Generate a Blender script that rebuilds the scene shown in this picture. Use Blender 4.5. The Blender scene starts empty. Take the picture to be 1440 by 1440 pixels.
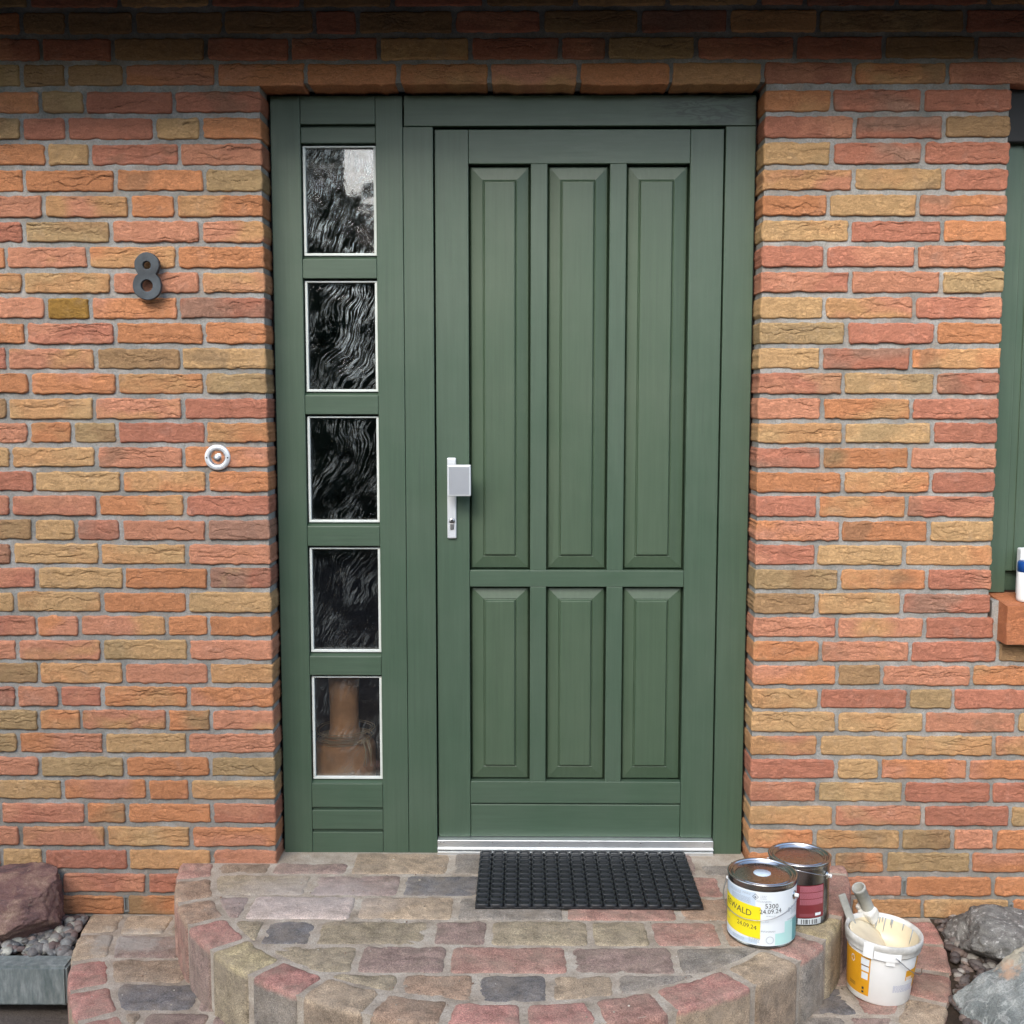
import bpy, bmesh, math, random
import numpy as np
from mathutils import Vector, Matrix, noise as mnoise

S = bpy.context.scene
COL = S.collection
R = math.radians
rnd = random.Random(7)

# ------------------------------------------------------------------ camera
cam_d = bpy.data.cameras.new('camera')
cam = bpy.data.objects.new('camera', cam_d); COL.objects.link(cam)
cr, cu, cf = Vector((1.0, 0.0096, 0.0003)), Vector((-0.0012, 0.0987, 0.9951)), Vector((-0.0095, 0.9951, -0.0987))
cam.matrix_world = Matrix(((cr.x, cu.x, -cf.x, 0.685), (cr.y, cu.y, -cf.y, -3.0535),
                           (cr.z, cu.z, -cf.z, 1.2851), (0, 0, 0, 1)))
cam_d.sensor_width = 36; cam_d.lens = 40.0
cam_d.clip_start = 0.05; cam_d.clip_end = 400
S.camera = cam
S.render.resolution_x = 1024; S.render.resolution_y = 1024

# ------------------------------------------------------------------ light
SUN_EL, SUN_AZ = 34, 201          # azimuth of the sun, clockwise from +Y (north)
w = bpy.data.worlds.new('World'); S.world = w; w.use_nodes = True
nt = w.node_tree; nt.nodes.clear()
sky = nt.nodes.new('ShaderNodeTexSky'); sky.sky_type = 'NISHITA'; sky.sun_disc = False
sky.sun_elevation = R(SUN_EL); sky.sun_rotation = R(SUN_AZ); sky.dust_density = 1.6; sky.air_density = 1.0
hsv = nt.nodes.new('ShaderNodeHueSaturation'); hsv.inputs['Saturation'].default_value = 0.95
bg = nt.nodes.new('ShaderNodeBackground'); bg.inputs['Strength'].default_value = 0.15
wo = nt.nodes.new('ShaderNodeOutputWorld')
nt.links.new(sky.outputs[0], hsv.inputs['Color']); nt.links.new(hsv.outputs[0], bg.inputs[0]); nt.links.new(bg.outputs[0], wo.inputs[0])
sun_d = bpy.data.lights.new('sun', 'SUN'); sun_d.energy = 1.5; sun_d.angle = R(38); sun_d.color = (1.0, 0.95, 0.87)
sun = bpy.data.objects.new('sun', sun_d); COL.objects.link(sun)
az = R(SUN_AZ); el = R(SUN_EL)
sdir = Vector((math.sin(az) * math.cos(el), math.cos(az) * math.cos(el), math.sin(el)))
sun.rotation_euler = sdir.to_track_quat('Z', 'Y').to_euler(); sun.location = (-2, -4, 6)
S.view_settings.view_transform = 'Standard'; S.view_settings.look = 'None'
S.view_settings.exposure = 1.55; S.view_settings.gamma = 1.0

# ------------------------------------------------------------------ material helpers
def srgb(r, g, b):
    f = lambda c: (c / 255 / 12.92) if c / 255 <= 0.04045 else ((c / 255 + 0.055) / 1.055) ** 2.4
    return (f(r), f(g), f(b), 1)

class NT:
    def __init__(s, name):
        s.m = bpy.data.materials.new(name); s.m.use_nodes = True
        s.t = s.m.node_tree; s.t.nodes.clear()
        s.out = s.n('ShaderNodeOutputMaterial')
        s.p = s.n('ShaderNodeBsdfPrincipled'); s.l(s.p.outputs[0], s.out.inputs[0])
    def n(s, k, **kw):
        x = s.t.nodes.new(k)
        for a, b in kw.items(): setattr(x, a, b)
        return x
    def l(s, a, b): s.t.links.new(a, b)
    def co(s, kind='Object', scale=(1, 1, 1)):
        tc = s.n('ShaderNodeTexCoord'); mp = s.n('ShaderNodeMapping'); mp.inputs['Scale'].default_value = scale
        s.l(tc.outputs[kind], mp.inputs[0]); return mp.outputs[0]
    def noise(s, vec, scale, detail=4, rough=0.55, dist=0.0):
        x = s.n('ShaderNodeTexNoise'); s.l(vec, x.inputs['Vector'])
        x.inputs['Scale'].default_value = scale; x.inputs['Detail'].default_value = detail
        x.inputs['Roughness'].default_value = rough; x.inputs['Distortion'].default_value = dist
        return x.outputs['Fac']
    def ramp(s, fac, stops):
        x = s.n('ShaderNodeValToRGB'); e = x.color_ramp.elements
        while len(e) < len(stops): e.new(0.5)
        for i, (p, c) in enumerate(stops):
            e[i].position = p; e[i].color = c if len(c) == 4 else (*c, 1)
        s.l(fac, x.inputs[0]); return x.outputs[0]
    def mix(s, fac, a, b, mode='MIX'):
        x = s.n('ShaderNodeMix', data_type='RGBA', blend_type=mode)
        for v, i in ((fac, 0), (a, 6), (b, 7)):
            if hasattr(v, 'links') or hasattr(v, 'is_output'): s.l(v, x.inputs[i])
            else: x.inputs[i].default_value = v
        return x.outputs[2]
    def math(s, op, a, b=0.0, c=None):
        x = s.n('ShaderNodeMath', operation=op)
        for i, v in enumerate((a, b) + ((c,) if c is not None else ())):
            if hasattr(v, 'is_output'): s.l(v, x.inputs[i])
            else: x.inputs[i].default_value = v
        return x.outputs[0]
    def bump(s, h, strength, dist, prev=None):
        x = s.n('ShaderNodeBump'); x.inputs['Strength'].default_value = strength
        x.inputs['Distance'].default_value = dist; s.l(h, x.inputs['Height'])
        if prev: s.l(prev, x.inputs['Normal'])
        return x.outputs[0]
    def set(s, **kw):
        for k, v in kw.items():
            i = s.p.inputs[k.replace('_', ' ')]
            if hasattr(v, 'is_output'): s.l(v, i)
            else: i.default_value = v
        return s
def g3(v): return (v, v, v, 1)

def simple(name, col, rough=0.5, metal=0.0, var=0.12, bump=0.0, bscale=200, **kw):
    m = NT(name); v = m.co()
    n = m.noise(v, 14, 5, 0.6); c = m.mix(1.0, col, m.ramp(n, [(0.3, g3(1 - var)), (0.7, g3(1 + var * 0.3))]), 'MULTIPLY')
    m.set(Base_Color=c, Metallic=metal, Roughness=m.math('ADD', rough - 0.06, m.math('MULTIPLY', m.noise(v, 30), 0.12)))
    if bump: m.set(Normal=m.bump(m.noise(v, bscale, 3), 0.6, bump))
    for k, x in kw.items(): m.set(**{k: x})
    return m.m

# brick: tone from the colour attribute, creases from real relief, a fine bump and painted-in shade
def mat_brick():
    m = NT('brick_clay'); v = m.co()
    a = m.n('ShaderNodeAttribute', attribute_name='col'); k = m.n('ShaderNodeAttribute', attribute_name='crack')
    n1 = m.noise(m.co(scale=(1, 1, 2.0)), 34, 6, 0.62, 0.6); n2 = m.noise(v, 420, 4, 0.7); n3 = m.noise(v, 5, 3)
    c = m.mix(1.0, a.outputs['Color'], m.ramp(n1, [(0.25, g3(0.84)), (0.52, g3(1.0)), (0.8, g3(1.16))]), 'MULTIPLY')
    c = m.mix(1.0, c, m.ramp(n2, [(0.28, g3(0.76)), (0.5, g3(1.0)), (0.76, g3(1.24))]), 'MULTIPLY')
    # whitish bloom of lime in patches
    f = m.math('MULTIPLY', m.ramp(m.noise(v, 16, 6, 0.7), [(0.55, g3(0)), (0.78, g3(1))]), 0.22)
    c = m.mix(f, c, (0.42, 0.36, 0.31, 1))
    c = m.mix(m.math('MULTIPLY', k.outputs['Fac'], 0.85), c, (0.035, 0.018, 0.012, 1))  # crevice shade along the cracks, put into the colour
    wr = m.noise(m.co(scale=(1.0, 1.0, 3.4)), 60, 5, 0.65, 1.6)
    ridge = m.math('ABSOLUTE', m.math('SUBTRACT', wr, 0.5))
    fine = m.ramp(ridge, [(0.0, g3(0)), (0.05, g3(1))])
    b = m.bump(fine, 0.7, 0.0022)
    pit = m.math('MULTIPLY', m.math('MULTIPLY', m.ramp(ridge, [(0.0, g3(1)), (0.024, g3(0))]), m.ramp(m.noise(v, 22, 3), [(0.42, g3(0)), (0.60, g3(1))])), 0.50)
    c = m.mix(pit, c, (0.075, 0.040, 0.026, 1))  # the same painted shade along the finer creases
    b = m.bump(m.noise(v, 240, 5, 0.75), 0.9, 0.0020, b)
    m.set(Base_Color=c, Roughness=0.88, Normal=b); m.p.inputs['Specular IOR Level'].default_value = 0.25
    return m.m

def mat_mortar(name, c0, c1, c2, sc=1.0, bumpd=0.0022):
    m = NT(name); v = m.co()
    n = m.noise(v, 9 * sc, 5, 0.6); n2 = m.noise(v, 300, 4, 0.7)
    c = m.ramp(n, [(0.3, c0), (0.5, c1), (0.72, c2)])
    c = m.mix(1.0, c, m.ramp(n2, [(0.3, g3(0.66)), (0.5, g3(1.0)), (0.72, g3(1.25))]), 'MULTIPLY')
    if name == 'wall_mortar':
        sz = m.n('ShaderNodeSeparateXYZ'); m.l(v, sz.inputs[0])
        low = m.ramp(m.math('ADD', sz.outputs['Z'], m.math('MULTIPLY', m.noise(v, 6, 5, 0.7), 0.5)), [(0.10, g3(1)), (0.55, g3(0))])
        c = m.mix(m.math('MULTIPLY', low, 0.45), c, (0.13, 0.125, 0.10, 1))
        c = m.mix(m.math('MULTIPLY', m.ramp(m.noise(v, 26, 6, 0.75), [(0.50, g3(0)), (0.66, g3(1))]), 0.5), c, (0.30, 0.22, 0.16, 1))
        c = m.mix(m.math('MULTIPLY', m.ramp(m.noise(v, 13, 6, 0.7), [(0.60, g3(0)), (0.70, g3(1))]), 0.6), c, (0.46, 0.45, 0.42, 1))
    b = m.bump(m.noise(v, 70, 5, 0.6), 0.8, bumpd * 1.8); b = m.bump(n2, 0.7, bumpd * 0.7, b)
    m.set(Base_Color=c, Roughness=0.93, Normal=b); m.p.inputs['Specular IOR Level'].default_value = 0.2
    return m.m

def mat_sett():
    m = NT('paving_stone'); v = m.co()
    a = m.n('ShaderNodeAttribute', attribute_name='col')
    n1 = m.noise(v, 26, 6, 0.65, 0.4); n2 = m.noise(v, 330, 4, 0.75); n3 = m.noise(v, 3.2, 5, 0.6)
    c = m.mix(1.0, a.outputs['Color'], m.ramp(n1, [(0.28, g3(0.52)), (0.5, g3(1.0)), (0.74, g3(1.5))]), 'MULTIPLY')
    c = m.mix(1.0, c, m.ramp(n2, [(0.30, g3(0.35)), (0.5, g3(1.0)), (0.70, g3(1.8))]), 'MULTIPLY')
    # sandy jointing dust rubbed over the stones
    f = m.math('MULTIPLY', m.ramp(m.noise(v, 12, 7, 0.72), [(0.42, g3(0)), (0.68, g3(1))]), 0.55)
    c = m.mix(f, c, (0.30, 0.245, 0.185, 1))
    # pale cement haze on the left of the landing
    sp = m.n('ShaderNodeVectorMath', operation='DISTANCE')
    wv = m.n('ShaderNodeVectorMath', operation='MULTIPLY'); m.l(v, wv.inputs[0]); wv.inputs[1].default_value = (1, 1.7, 1)
    m.l(wv.outputs[0], sp.inputs[0]); sp.inputs[1].default_value = (0.14, -0.37, 0)
    d = m.math('ADD', sp.outputs['Value'], m.math('MULTIPLY', m.noise(v, 9, 6, 0.7), 0.34))
    hz = m.math('MULTIPLY', m.ramp(d, [(0.28, g3(1)), (0.46, g3(0))]), 0.55)
    c = m.mix(hz, c, (0.42, 0.37, 0.345, 1))
    s2 = m.n('ShaderNodeVectorMath', operation='DISTANCE'); m.l(wv.outputs[0], s2.inputs[0]); s2.inputs[1].default_value = (-0.36, -0.28, -0.15)
    d2 = m.math('ADD', s2.outputs['Value'], m.math('MULTIPLY', m.noise(v, 16, 7, 0.75), 0.5))
    c = m.mix(m.math('MULTIPLY', m.ramp(d2, [(0.30, g3(1)), (0.40, g3(0))]), 0.7), c, (0.36, 0.34, 0.30, 1))
    b = m.bump(m.noise(v, 45, 6, 0.65), 0.8, 0.007); b = m.bump(m.noise(v, 240, 4, 0.75), 0.9, 0.0022, b)
    m.set(Base_Color=c, Roughness=0.80, Normal=b); m.p.inputs['Specular IOR Level'].default_value = 0.35
    return m.m

def mat_green(name, horiz, col=(0.052, 0.088, 0.056, 1)):
    m = NT(name); v = m.co()
    g = m.co(scale=(4, 90, 90) if horiz else (90, 90, 3.0))
    n = m.noise(g, 1.6, 5, 0.65, 0.3); big = m.noise(v, 5.5, 4, 0.5)
    c = m.mix(1.0, col, m.ramp(n, [(0.3, g3(0.90)), (0.7, g3(1.10))]), 'MULTIPLY')
    c = m.mix(1.0, c, m.ramp(big, [(0.3, (0.88, 0.93, 0.9, 1)), (0.7, (1.12, 1.05, 1.08, 1))]), 'MULTIPLY')
    if horiz:      # old grain showing through at the right end of the head
        dd_ = m.n('ShaderNodeVectorMath', operation='DISTANCE'); mm_ = m.n('ShaderNodeVectorMath', operation='MULTIPLY'); m.l(v, mm_.inputs[0]); mm_.inputs[1].default_value = (1, 1, 2.2)
        m.l(mm_.outputs[0], dd_.inputs[0]); dd_.inputs[1].default_value = (1.17, 0.08, 2.062 * 2.2)
        st_ = m.math('ABSOLUTE', m.math('SUBTRACT', m.noise(m.co(scale=(12, 60, 70)), 1.0, 4, 0.6, 1.0), 0.5))
        wk = m.math('MULTIPLY', m.ramp(st_, [(0.0, g3(1)), (0.08, g3(0))]), m.ramp(dd_.outputs['Value'], [(0.07, g3(1)), (0.17, g3(0))]))
        c = m.mix(m.math('MULTIPLY', wk, 0.85), c, (0.008, 0.012, 0.009, 1))
    sc = m.math('MULTIPLY', m.ramp(m.noise(v, 150, 2, 0.5), [(0.76, g3(0)), (0.80, g3(1))]), 0.5)
    c = m.mix(sc, c, (0.02, 0.04, 0.025, 1))
    r = m.math('ADD', 0.38, m.math('MULTIPLY', m.noise(g, 2.5, 4), 0.16))
    b = m.bump(n, 0.28, 0.0006); b = m.bump(m.noise(v, 26, 4, 0.6), 0.3, 0.0014, b); b = m.bump(m.ramp(m.noise(v, 210, 2), [(0.70, g3(0)), (0.76, g3(1))]), 0.5, 0.0004, b)
    m.set(Base_Color=c, Roughness=r, Normal=b); m.p.inputs['Specular IOR Level'].default_value = 0.55
    return m.m

def mat_bark_glass():
    m = NT('patterned_glass'); v = m.co()
    # flowing streaks pressed into the pane
    rot = m.n('ShaderNodeMapping'); rot.inputs['Rotation'].default_value = (0, R(-24), 0); m.l(v, rot.inputs[0])
    warp = m.n('ShaderNodeTexNoise'); m.l(rot.outputs[0], warp.inputs[0]); warp.inputs['Scale'].default_value = 7; warp.inputs['Detail'].default_value = 2
    ad = m.n('ShaderNodeVectorMath', operation='MULTIPLY_ADD'); m.l(warp.outputs['Color'], ad.inputs[0])
    ad.inputs[1].default_value = (0.11, 0.0, 0.11); m.l(rot.outputs[0], ad.inputs[2])
    st = m.n('ShaderNodeMapping'); st.inputs['Scale'].default_value = (110, 1, 9); m.l(ad.outputs[0], st.inputs[0])
    n1 = m.noise(st.outputs[0], 1.0, 4, 0.58, 0.35)
    rid = m.math('ABSOLUTE', m.math('SUBTRACT', n1, 0.5))
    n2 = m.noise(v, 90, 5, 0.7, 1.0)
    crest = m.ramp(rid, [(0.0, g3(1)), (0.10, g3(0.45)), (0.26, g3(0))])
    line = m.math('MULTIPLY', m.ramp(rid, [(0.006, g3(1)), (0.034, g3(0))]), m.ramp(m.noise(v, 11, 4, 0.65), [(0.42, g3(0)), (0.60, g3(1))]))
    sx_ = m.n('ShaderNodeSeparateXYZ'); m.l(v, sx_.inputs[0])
    glint_dens = m.ramp(m.math('ADD', m.math('MULTIPLY', sx_.outputs['Z'], 0.5), m.math('MULTIPLY', m.math('SUBTRACT', m.noise(v, 5, 3), 0.5), 0.35)), [(0.15, g3(0.13)), (0.40, g3(0.13)), (0.58, g3(0.20)), (0.74, g3(0.50)), (0.90, g3(1.0))])  # painted glints grow denser upwards, where panes would mirror more sky
    glint = m.math('MULTIPLY', m.math('MULTIPLY', line, glint_dens), 0.85)  # sky glints on the crests painted as pale diffuse streaks
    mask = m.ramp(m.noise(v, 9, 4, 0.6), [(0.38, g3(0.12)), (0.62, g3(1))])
    h = m.math('MULTIPLY', m.math('ADD', crest, m.math('MULTIPLY', n2, 0.35)), mask)
    b = m.bump(h, 1.0, 0.0011)
    fr = m.n('ShaderNodeFresnel'); fr.inputs['IOR'].default_value = 1.52
    gl = m.n('ShaderNodeBsdfGlossy'); gl.inputs['Roughness'].default_value = 0.02; m.l(b, gl.inputs['Normal'])
    wav = m.bump(m.noise(v, 30, 3, 0.6, 1.0), 1.0, 0.00004)
    g2 = m.n('ShaderNodeBsdfGlossy'); g2.inputs['Roughness'].default_value = 0.0; m.l(wav, g2.inputs['Normal'])
    tr = m.n('ShaderNodeBsdfTransparent'); tr.inputs[0].default_value = (0.94, 0.95, 0.94, 1)
    # outer flat pane over the patterned inner one
    mx = m.n('ShaderNodeMixShader'); m.l(m.math('MULTIPLY', fr.outputs[0], 1.1), mx.inputs[0])
    m.l(tr.outputs[0], mx.inputs[1]); m.l(gl.outputs[0], mx.inputs[2])
    m2 = m.n('ShaderNodeMixShader'); m.l(m.math('MULTIPLY', fr.outputs[0], 1.5), m2.inputs[0])
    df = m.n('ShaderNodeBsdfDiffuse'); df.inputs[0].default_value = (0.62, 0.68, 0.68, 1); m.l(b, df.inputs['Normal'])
    m3 = m.n('ShaderNodeMixShader'); m.l(glint, m3.inputs[0]); m.l(mx.outputs[0], m3.inputs[1]); m.l(df.outputs[0], m3.inputs[2])
    m.l(m3.outputs[0], m2.inputs[1]); m.l(g2.outputs[0], m2.inputs[2]); m.l(m2.outputs[0], m.out.inputs[0])
    return m.m

def mat_glass_clear():
    m = NT('window_glass')
    fr = m.n('ShaderNodeFresnel'); fr.inputs['IOR'].default_value = 1.5
    gl = m.n('ShaderNodeBsdfGlossy'); gl.inputs['Roughness'].default_value = 0.01
    tr = m.n('ShaderNodeBsdfTransparent'); tr.inputs[0].default_value = (0.9, 0.92, 0.91, 1)
    mx = m.n('ShaderNodeMixShader'); m.l(m.math('MULTIPLY', fr.outputs[0], 2.0), mx.inputs[0])
    m.l(tr.outputs[0], mx.inputs[1]); m.l(gl.outputs[0], mx.inputs[2]); m.l(mx.outputs[0], m.out.inputs[0])
    return m.m

def mat_rock(name, cols, sc, spots=None, veins=None, moss=None):
    m = NT(name); v = m.co()
    n = m.noise(v, sc, 8, 0.68, 0.8)
    c = m.ramp(n, cols)
    c = m.mix(1.0, c, m.ramp(m.noise(v, 260, 4, 0.75), [(0.28, g3(0.55)), (0.5, g3(1)), (0.75, g3(1.5))]), 'MULTIPLY')
    if spots:
        c = m.mix(m.math('MULTIPLY', m.ramp(m.noise(v, spots[0], 5, 0.7), [(spots[1], g3(0)), (spots[1] + 0.07, g3(1))]), 0.8), c, spots[2])
    if veins:
        x = m.math('ABSOLUTE', m.math('SUBTRACT', m.noise(m.co(scale=(1.0, 1, 0.35)), veins[0], 5, 0.6, 1.2), 0.5))
        c = m.mix(m.math('MULTIPLY', m.ramp(x, [(0.0, g3(1)), (0.03, g3(0))]), 0.6), c, veins[1])
    for (pos, rad, colr) in (moss or []):
        sp = m.n('ShaderNodeVectorMath', operation='DISTANCE'); m.l(v, sp.inputs[0]); sp.inputs[1].default_value = pos
        d = m.math('ADD', sp.outputs['Value'], m.math('MULTIPLY', m.math('SUBTRACT', m.noise(v, 28, 6, 0.7), 0.5), 0.10))
        c = m.mix(m.math('MULTIPLY', m.ramp(d, [(rad * 0.6, g3(1)), (rad, g3(0))]), 0.85), c, colr)
    b = m.bump(m.noise(v, sc * 2.2, 8, 0.7), 0.7, 0.011); b = m.bump(m.noise(v, 160, 5, 0.7), 0.6, 0.002, b)
    m.set(Base_Color=c, Roughness=0.78, Normal=b)
    return m.m

M = {}
M['brick'] = mat_brick()
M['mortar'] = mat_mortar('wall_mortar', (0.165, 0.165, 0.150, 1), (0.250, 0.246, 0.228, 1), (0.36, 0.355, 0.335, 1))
M['sand'] = mat_mortar('joint_sand', (0.25, 0.205, 0.155, 1), (0.38, 0.325, 0.26, 1), (0.47, 0.42, 0.35, 1), 1.6, 0.003)
M['cement'] = mat_mortar('cement_smear', (0.15, 0.14, 0.12, 1), (0.22, 0.205, 0.18, 1), (0.30, 0.28, 0.25, 1), 1.6, 0.004)
M['sett'] = mat_sett()
M['gv'] = mat_green('green_paint_upright', False); M['gh'] = mat_green('green_paint_level', True)
M['gp'] = mat_green('green_paint_panel', False, (0.053, 0.087, 0.051, 1))
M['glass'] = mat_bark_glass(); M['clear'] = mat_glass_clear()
M['black'] = simple('black_rubber_seal', (0.008, 0.008, 0.008, 1), 0.6)
M['seal'] = simple('white_seal', (0.62, 0.66, 0.62, 1), 0.45)
M['alu'] = simple('satin_aluminium', (0.72, 0.75, 0.77, 1), 0.40, 0.45, 0.06)
M['alu_rail'] = simple('milled_aluminium', (0.74, 0.77, 0.78, 1), 0.36, 0.85, 0.12)
M['alu_face'] = simple('anodised_knob', (0.55, 0.58, 0.62, 1), 0.38, 0.75, 0.05)
M['steel'] = simple('dull_steel', (0.45, 0.45, 0.45, 1), 0.4, 1.0, 0.2)
M['dark_metal'] = simple('dark_metal', (0.02, 0.02, 0.02, 1), 0.4, 0.3)
M['slate'] = simple('slate_metal', (0.062, 0.075, 0.085, 1), 0.6, 0.2, 0.7, 0.0012, 170)
M['chrome'] = simple('worn_chrome', (0.72, 0.76, 0.76, 1), 0.30, 0.9, 0.1)
M['vent'] = simple('grey_plastic', (0.20, 0.205, 0.19, 1), 0.7, 0, 0.2)
M['soffit'] = simple('dark_stained_wood', (0.018, 0.013, 0.010, 1), 0.7, 0, 0.3, 0.001, 60)
M['gutter'] = simple('zinc', (0.25, 0.26, 0.27, 1), 0.45, 0.6)
M['roof'] = simple('roof_tiles', (0.10, 0.045, 0.03, 1), 0.8)
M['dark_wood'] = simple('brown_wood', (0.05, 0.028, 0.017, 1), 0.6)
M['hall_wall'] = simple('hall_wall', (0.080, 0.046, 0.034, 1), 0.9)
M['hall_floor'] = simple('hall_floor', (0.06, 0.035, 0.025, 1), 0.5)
M['terracotta'] = simple('terracotta', (0.80, 0.42, 0.21, 1), 0.75, 0, 0.35, 0.0015, 40)
M['straw'] = simple('straw', (0.60, 0.45, 0.28, 1), 0.8)
M['rubber'] = simple('mat_rubber', (0.0125, 0.014, 0.0165, 1), 0.43, 0, 0.25, 0.0004, 300)
M['tin'] = simple('tin_plate', (0.50, 0.50, 0.49, 1), 0.22, 1.0, 0.2, 0.0003, 25)
M['tin_dark'] = simple('tin_side', (0.27, 0.27, 0.265, 1), 0.24, 1.0, 0.2, 0.0003, 25)
M['lid'] = simple('lid_plate', (0.52, 0.45, 0.42, 1), 0.27, 1.0, 0.12)
M['white'] = simple('white_plastic', (0.78, 0.79, 0.77, 1), 0.38, 0, 0.05)
M['paper'] = simple('white_label', (0.72, 0.77, 0.79, 1), 0.35, 0, 0.04)
M['paper_blue'] = simple('label_pale_blue', (0.52, 0.62, 0.72, 1), 0.35, 0, 0.04)
M['yellow'] = simple('yellow_sticker', (0.80, 0.66, 0.01, 1), 0.45, 0, 0.05)
M['teal'] = simple('label_teal', (0.10, 0.33, 0.34, 1), 0.4, 0, 0.1)
M['mint'] = simple('label_mint', (0.45, 0.72, 0.68, 1), 0.4, 0, 0.05)
M['ink'] = simple('ink', (0.03, 0.035, 0.04, 1), 0.6)
M['ink_soft'] = simple('faint_print', (0.30, 0.34, 0.37, 1), 0.6)
M['ink_blue'] = simple('blue_print', (0.20, 0.25, 0.48, 1), 0.6)
M['maroon'] = simple('label_maroon', (0.20, 0.03, 0.035, 1), 0.4, 0, 0.1)
M['pink'] = simple('label_pink', (0.42, 0.14, 0.17, 1), 0.45, 0, 0.15)
M['orange'] = simple('label_orange', (0.70, 0.33, 0.01, 1), 0.4, 0, 0.12)
M['cream'] = simple('cream_paint', (0.70, 0.61, 0.43, 1), 0.35, 0, 0.12, 0.002, 18)
M['dry_paint'] = simple('dried_paint_plastic', (0.66, 0.65, 0.60, 1), 0.5, 0, 0.55, 0.0025, 45)
M['stick'] = simple('painted_stick', (0.38, 0.38, 0.34, 1), 0.7, 0, 0.5, 0.0012, 60)
M['blue'] = simple('blue_lid', (0.005, 0.06, 0.26, 1), 0.35, 0, 0.05)
M['soil'] = mat_mortar('soil', (0.02, 0.014, 0.010, 1), (0.045, 0.032, 0.022, 1), (0.07, 0.052, 0.037, 1), 1.5, 0.004)
M['paved'] = mat_mortar('ground_paving', (0.065, 0.052, 0.043, 1), (0.105, 0.085, 0.070, 1), (0.15, 0.125, 0.105, 1), 0.5, 0.004)
M['concrete'] = simple('weathered_concrete', (0.21, 0.24, 0.23, 1), 0.85, 0, 0.6, 0.0015, 90)
def mat_conc():
    m = NT('weathered_concrete'); v = m.co()
    c = m.ramp(m.noise(m.co(scale=(1, 1, 0.22)), 55, 6, 0.7), [(0.32, (0.10, 0.125, 0.12, 1)), (0.5, (0.19, 0.215, 0.205, 1)), (0.68, (0.33, 0.35, 0.33, 1))])
    c = m.mix(m.ramp(m.noise(v, 8, 5, 0.6), [(0.45, g3(0)), (0.7, g3(0.6))]), c, (0.11, 0.13, 0.12, 1))
    b = m.bump(m.noise(v, 90, 5, 0.7), 0.8, 0.003); m.set(Base_Color=c, Roughness=0.85, Normal=b); return m.m
M['concrete'] = mat_conc()
M['hedge'] = simple('hedge_leaves', (0.022, 0.040, 0.014, 1), 0.7, 0, 0.5)

def mat_pebble():
    m = NT('pebble'); a = m.n('ShaderNodeAttribute', attribute_name='col'); v = m.co()
    c = m.mix(1.0, a.outputs['Color'], m.ramp(m.noise(v, 120, 5, 0.7), [(0.3, g3(0.65)), (0.7, g3(1.3))]), 'MULTIPLY')
    m.set(Base_Color=c, Roughness=0.7, Normal=m.bump(m.noise(v, 150, 4), 0.5, 0.0015)); return m.m
M['pebble'] = mat_pebble()
M['rock_red'] = mat_rock('red_boulder', [(0.30, (0.060, 0.035, 0.036, 1)), (0.46, (0.15, 0.080, 0.068, 1)), (0.58, (0.22, 0.135, 0.100, 1)), (0.72, (0.34, 0.245, 0.175, 1))], 11,
                         spots=(60, 0.62, (0.30, 0.22, 0.16, 1)))
M['rock_grey'] = mat_rock('grey_boulder', [(0.32, (0.065, 0.064, 0.059, 1)), (0.5, (0.155, 0.152, 0.138, 1)), (0.7, (0.27, 0.265, 0.24, 1))], 16,
                          spots=(70, 0.56, (0.46, 0.45, 0.42, 1)))
M['rock_green'] = mat_rock('green_grey_boulder', [(0.30, (0.080, 0.090, 0.085, 1)), (0.5, (0.19, 0.207, 0.196, 1)), (0.7, (0.34, 0.352, 0.33, 1))], 9,
                           veins=(14, (0.42, 0.43, 0.40, 1)),
                           moss=[((1.855, -0.42, -0.03), 0.060, (0.40, 0.36, 0.27, 1)), ((1.872, -0.40, -0.035), 0.034, (0.13, 0.17, 0.03, 1)),
                                 ((1.850, -0.47, -0.085), 0.040, (0.44, 0.29, 0.19, 1))])

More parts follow.
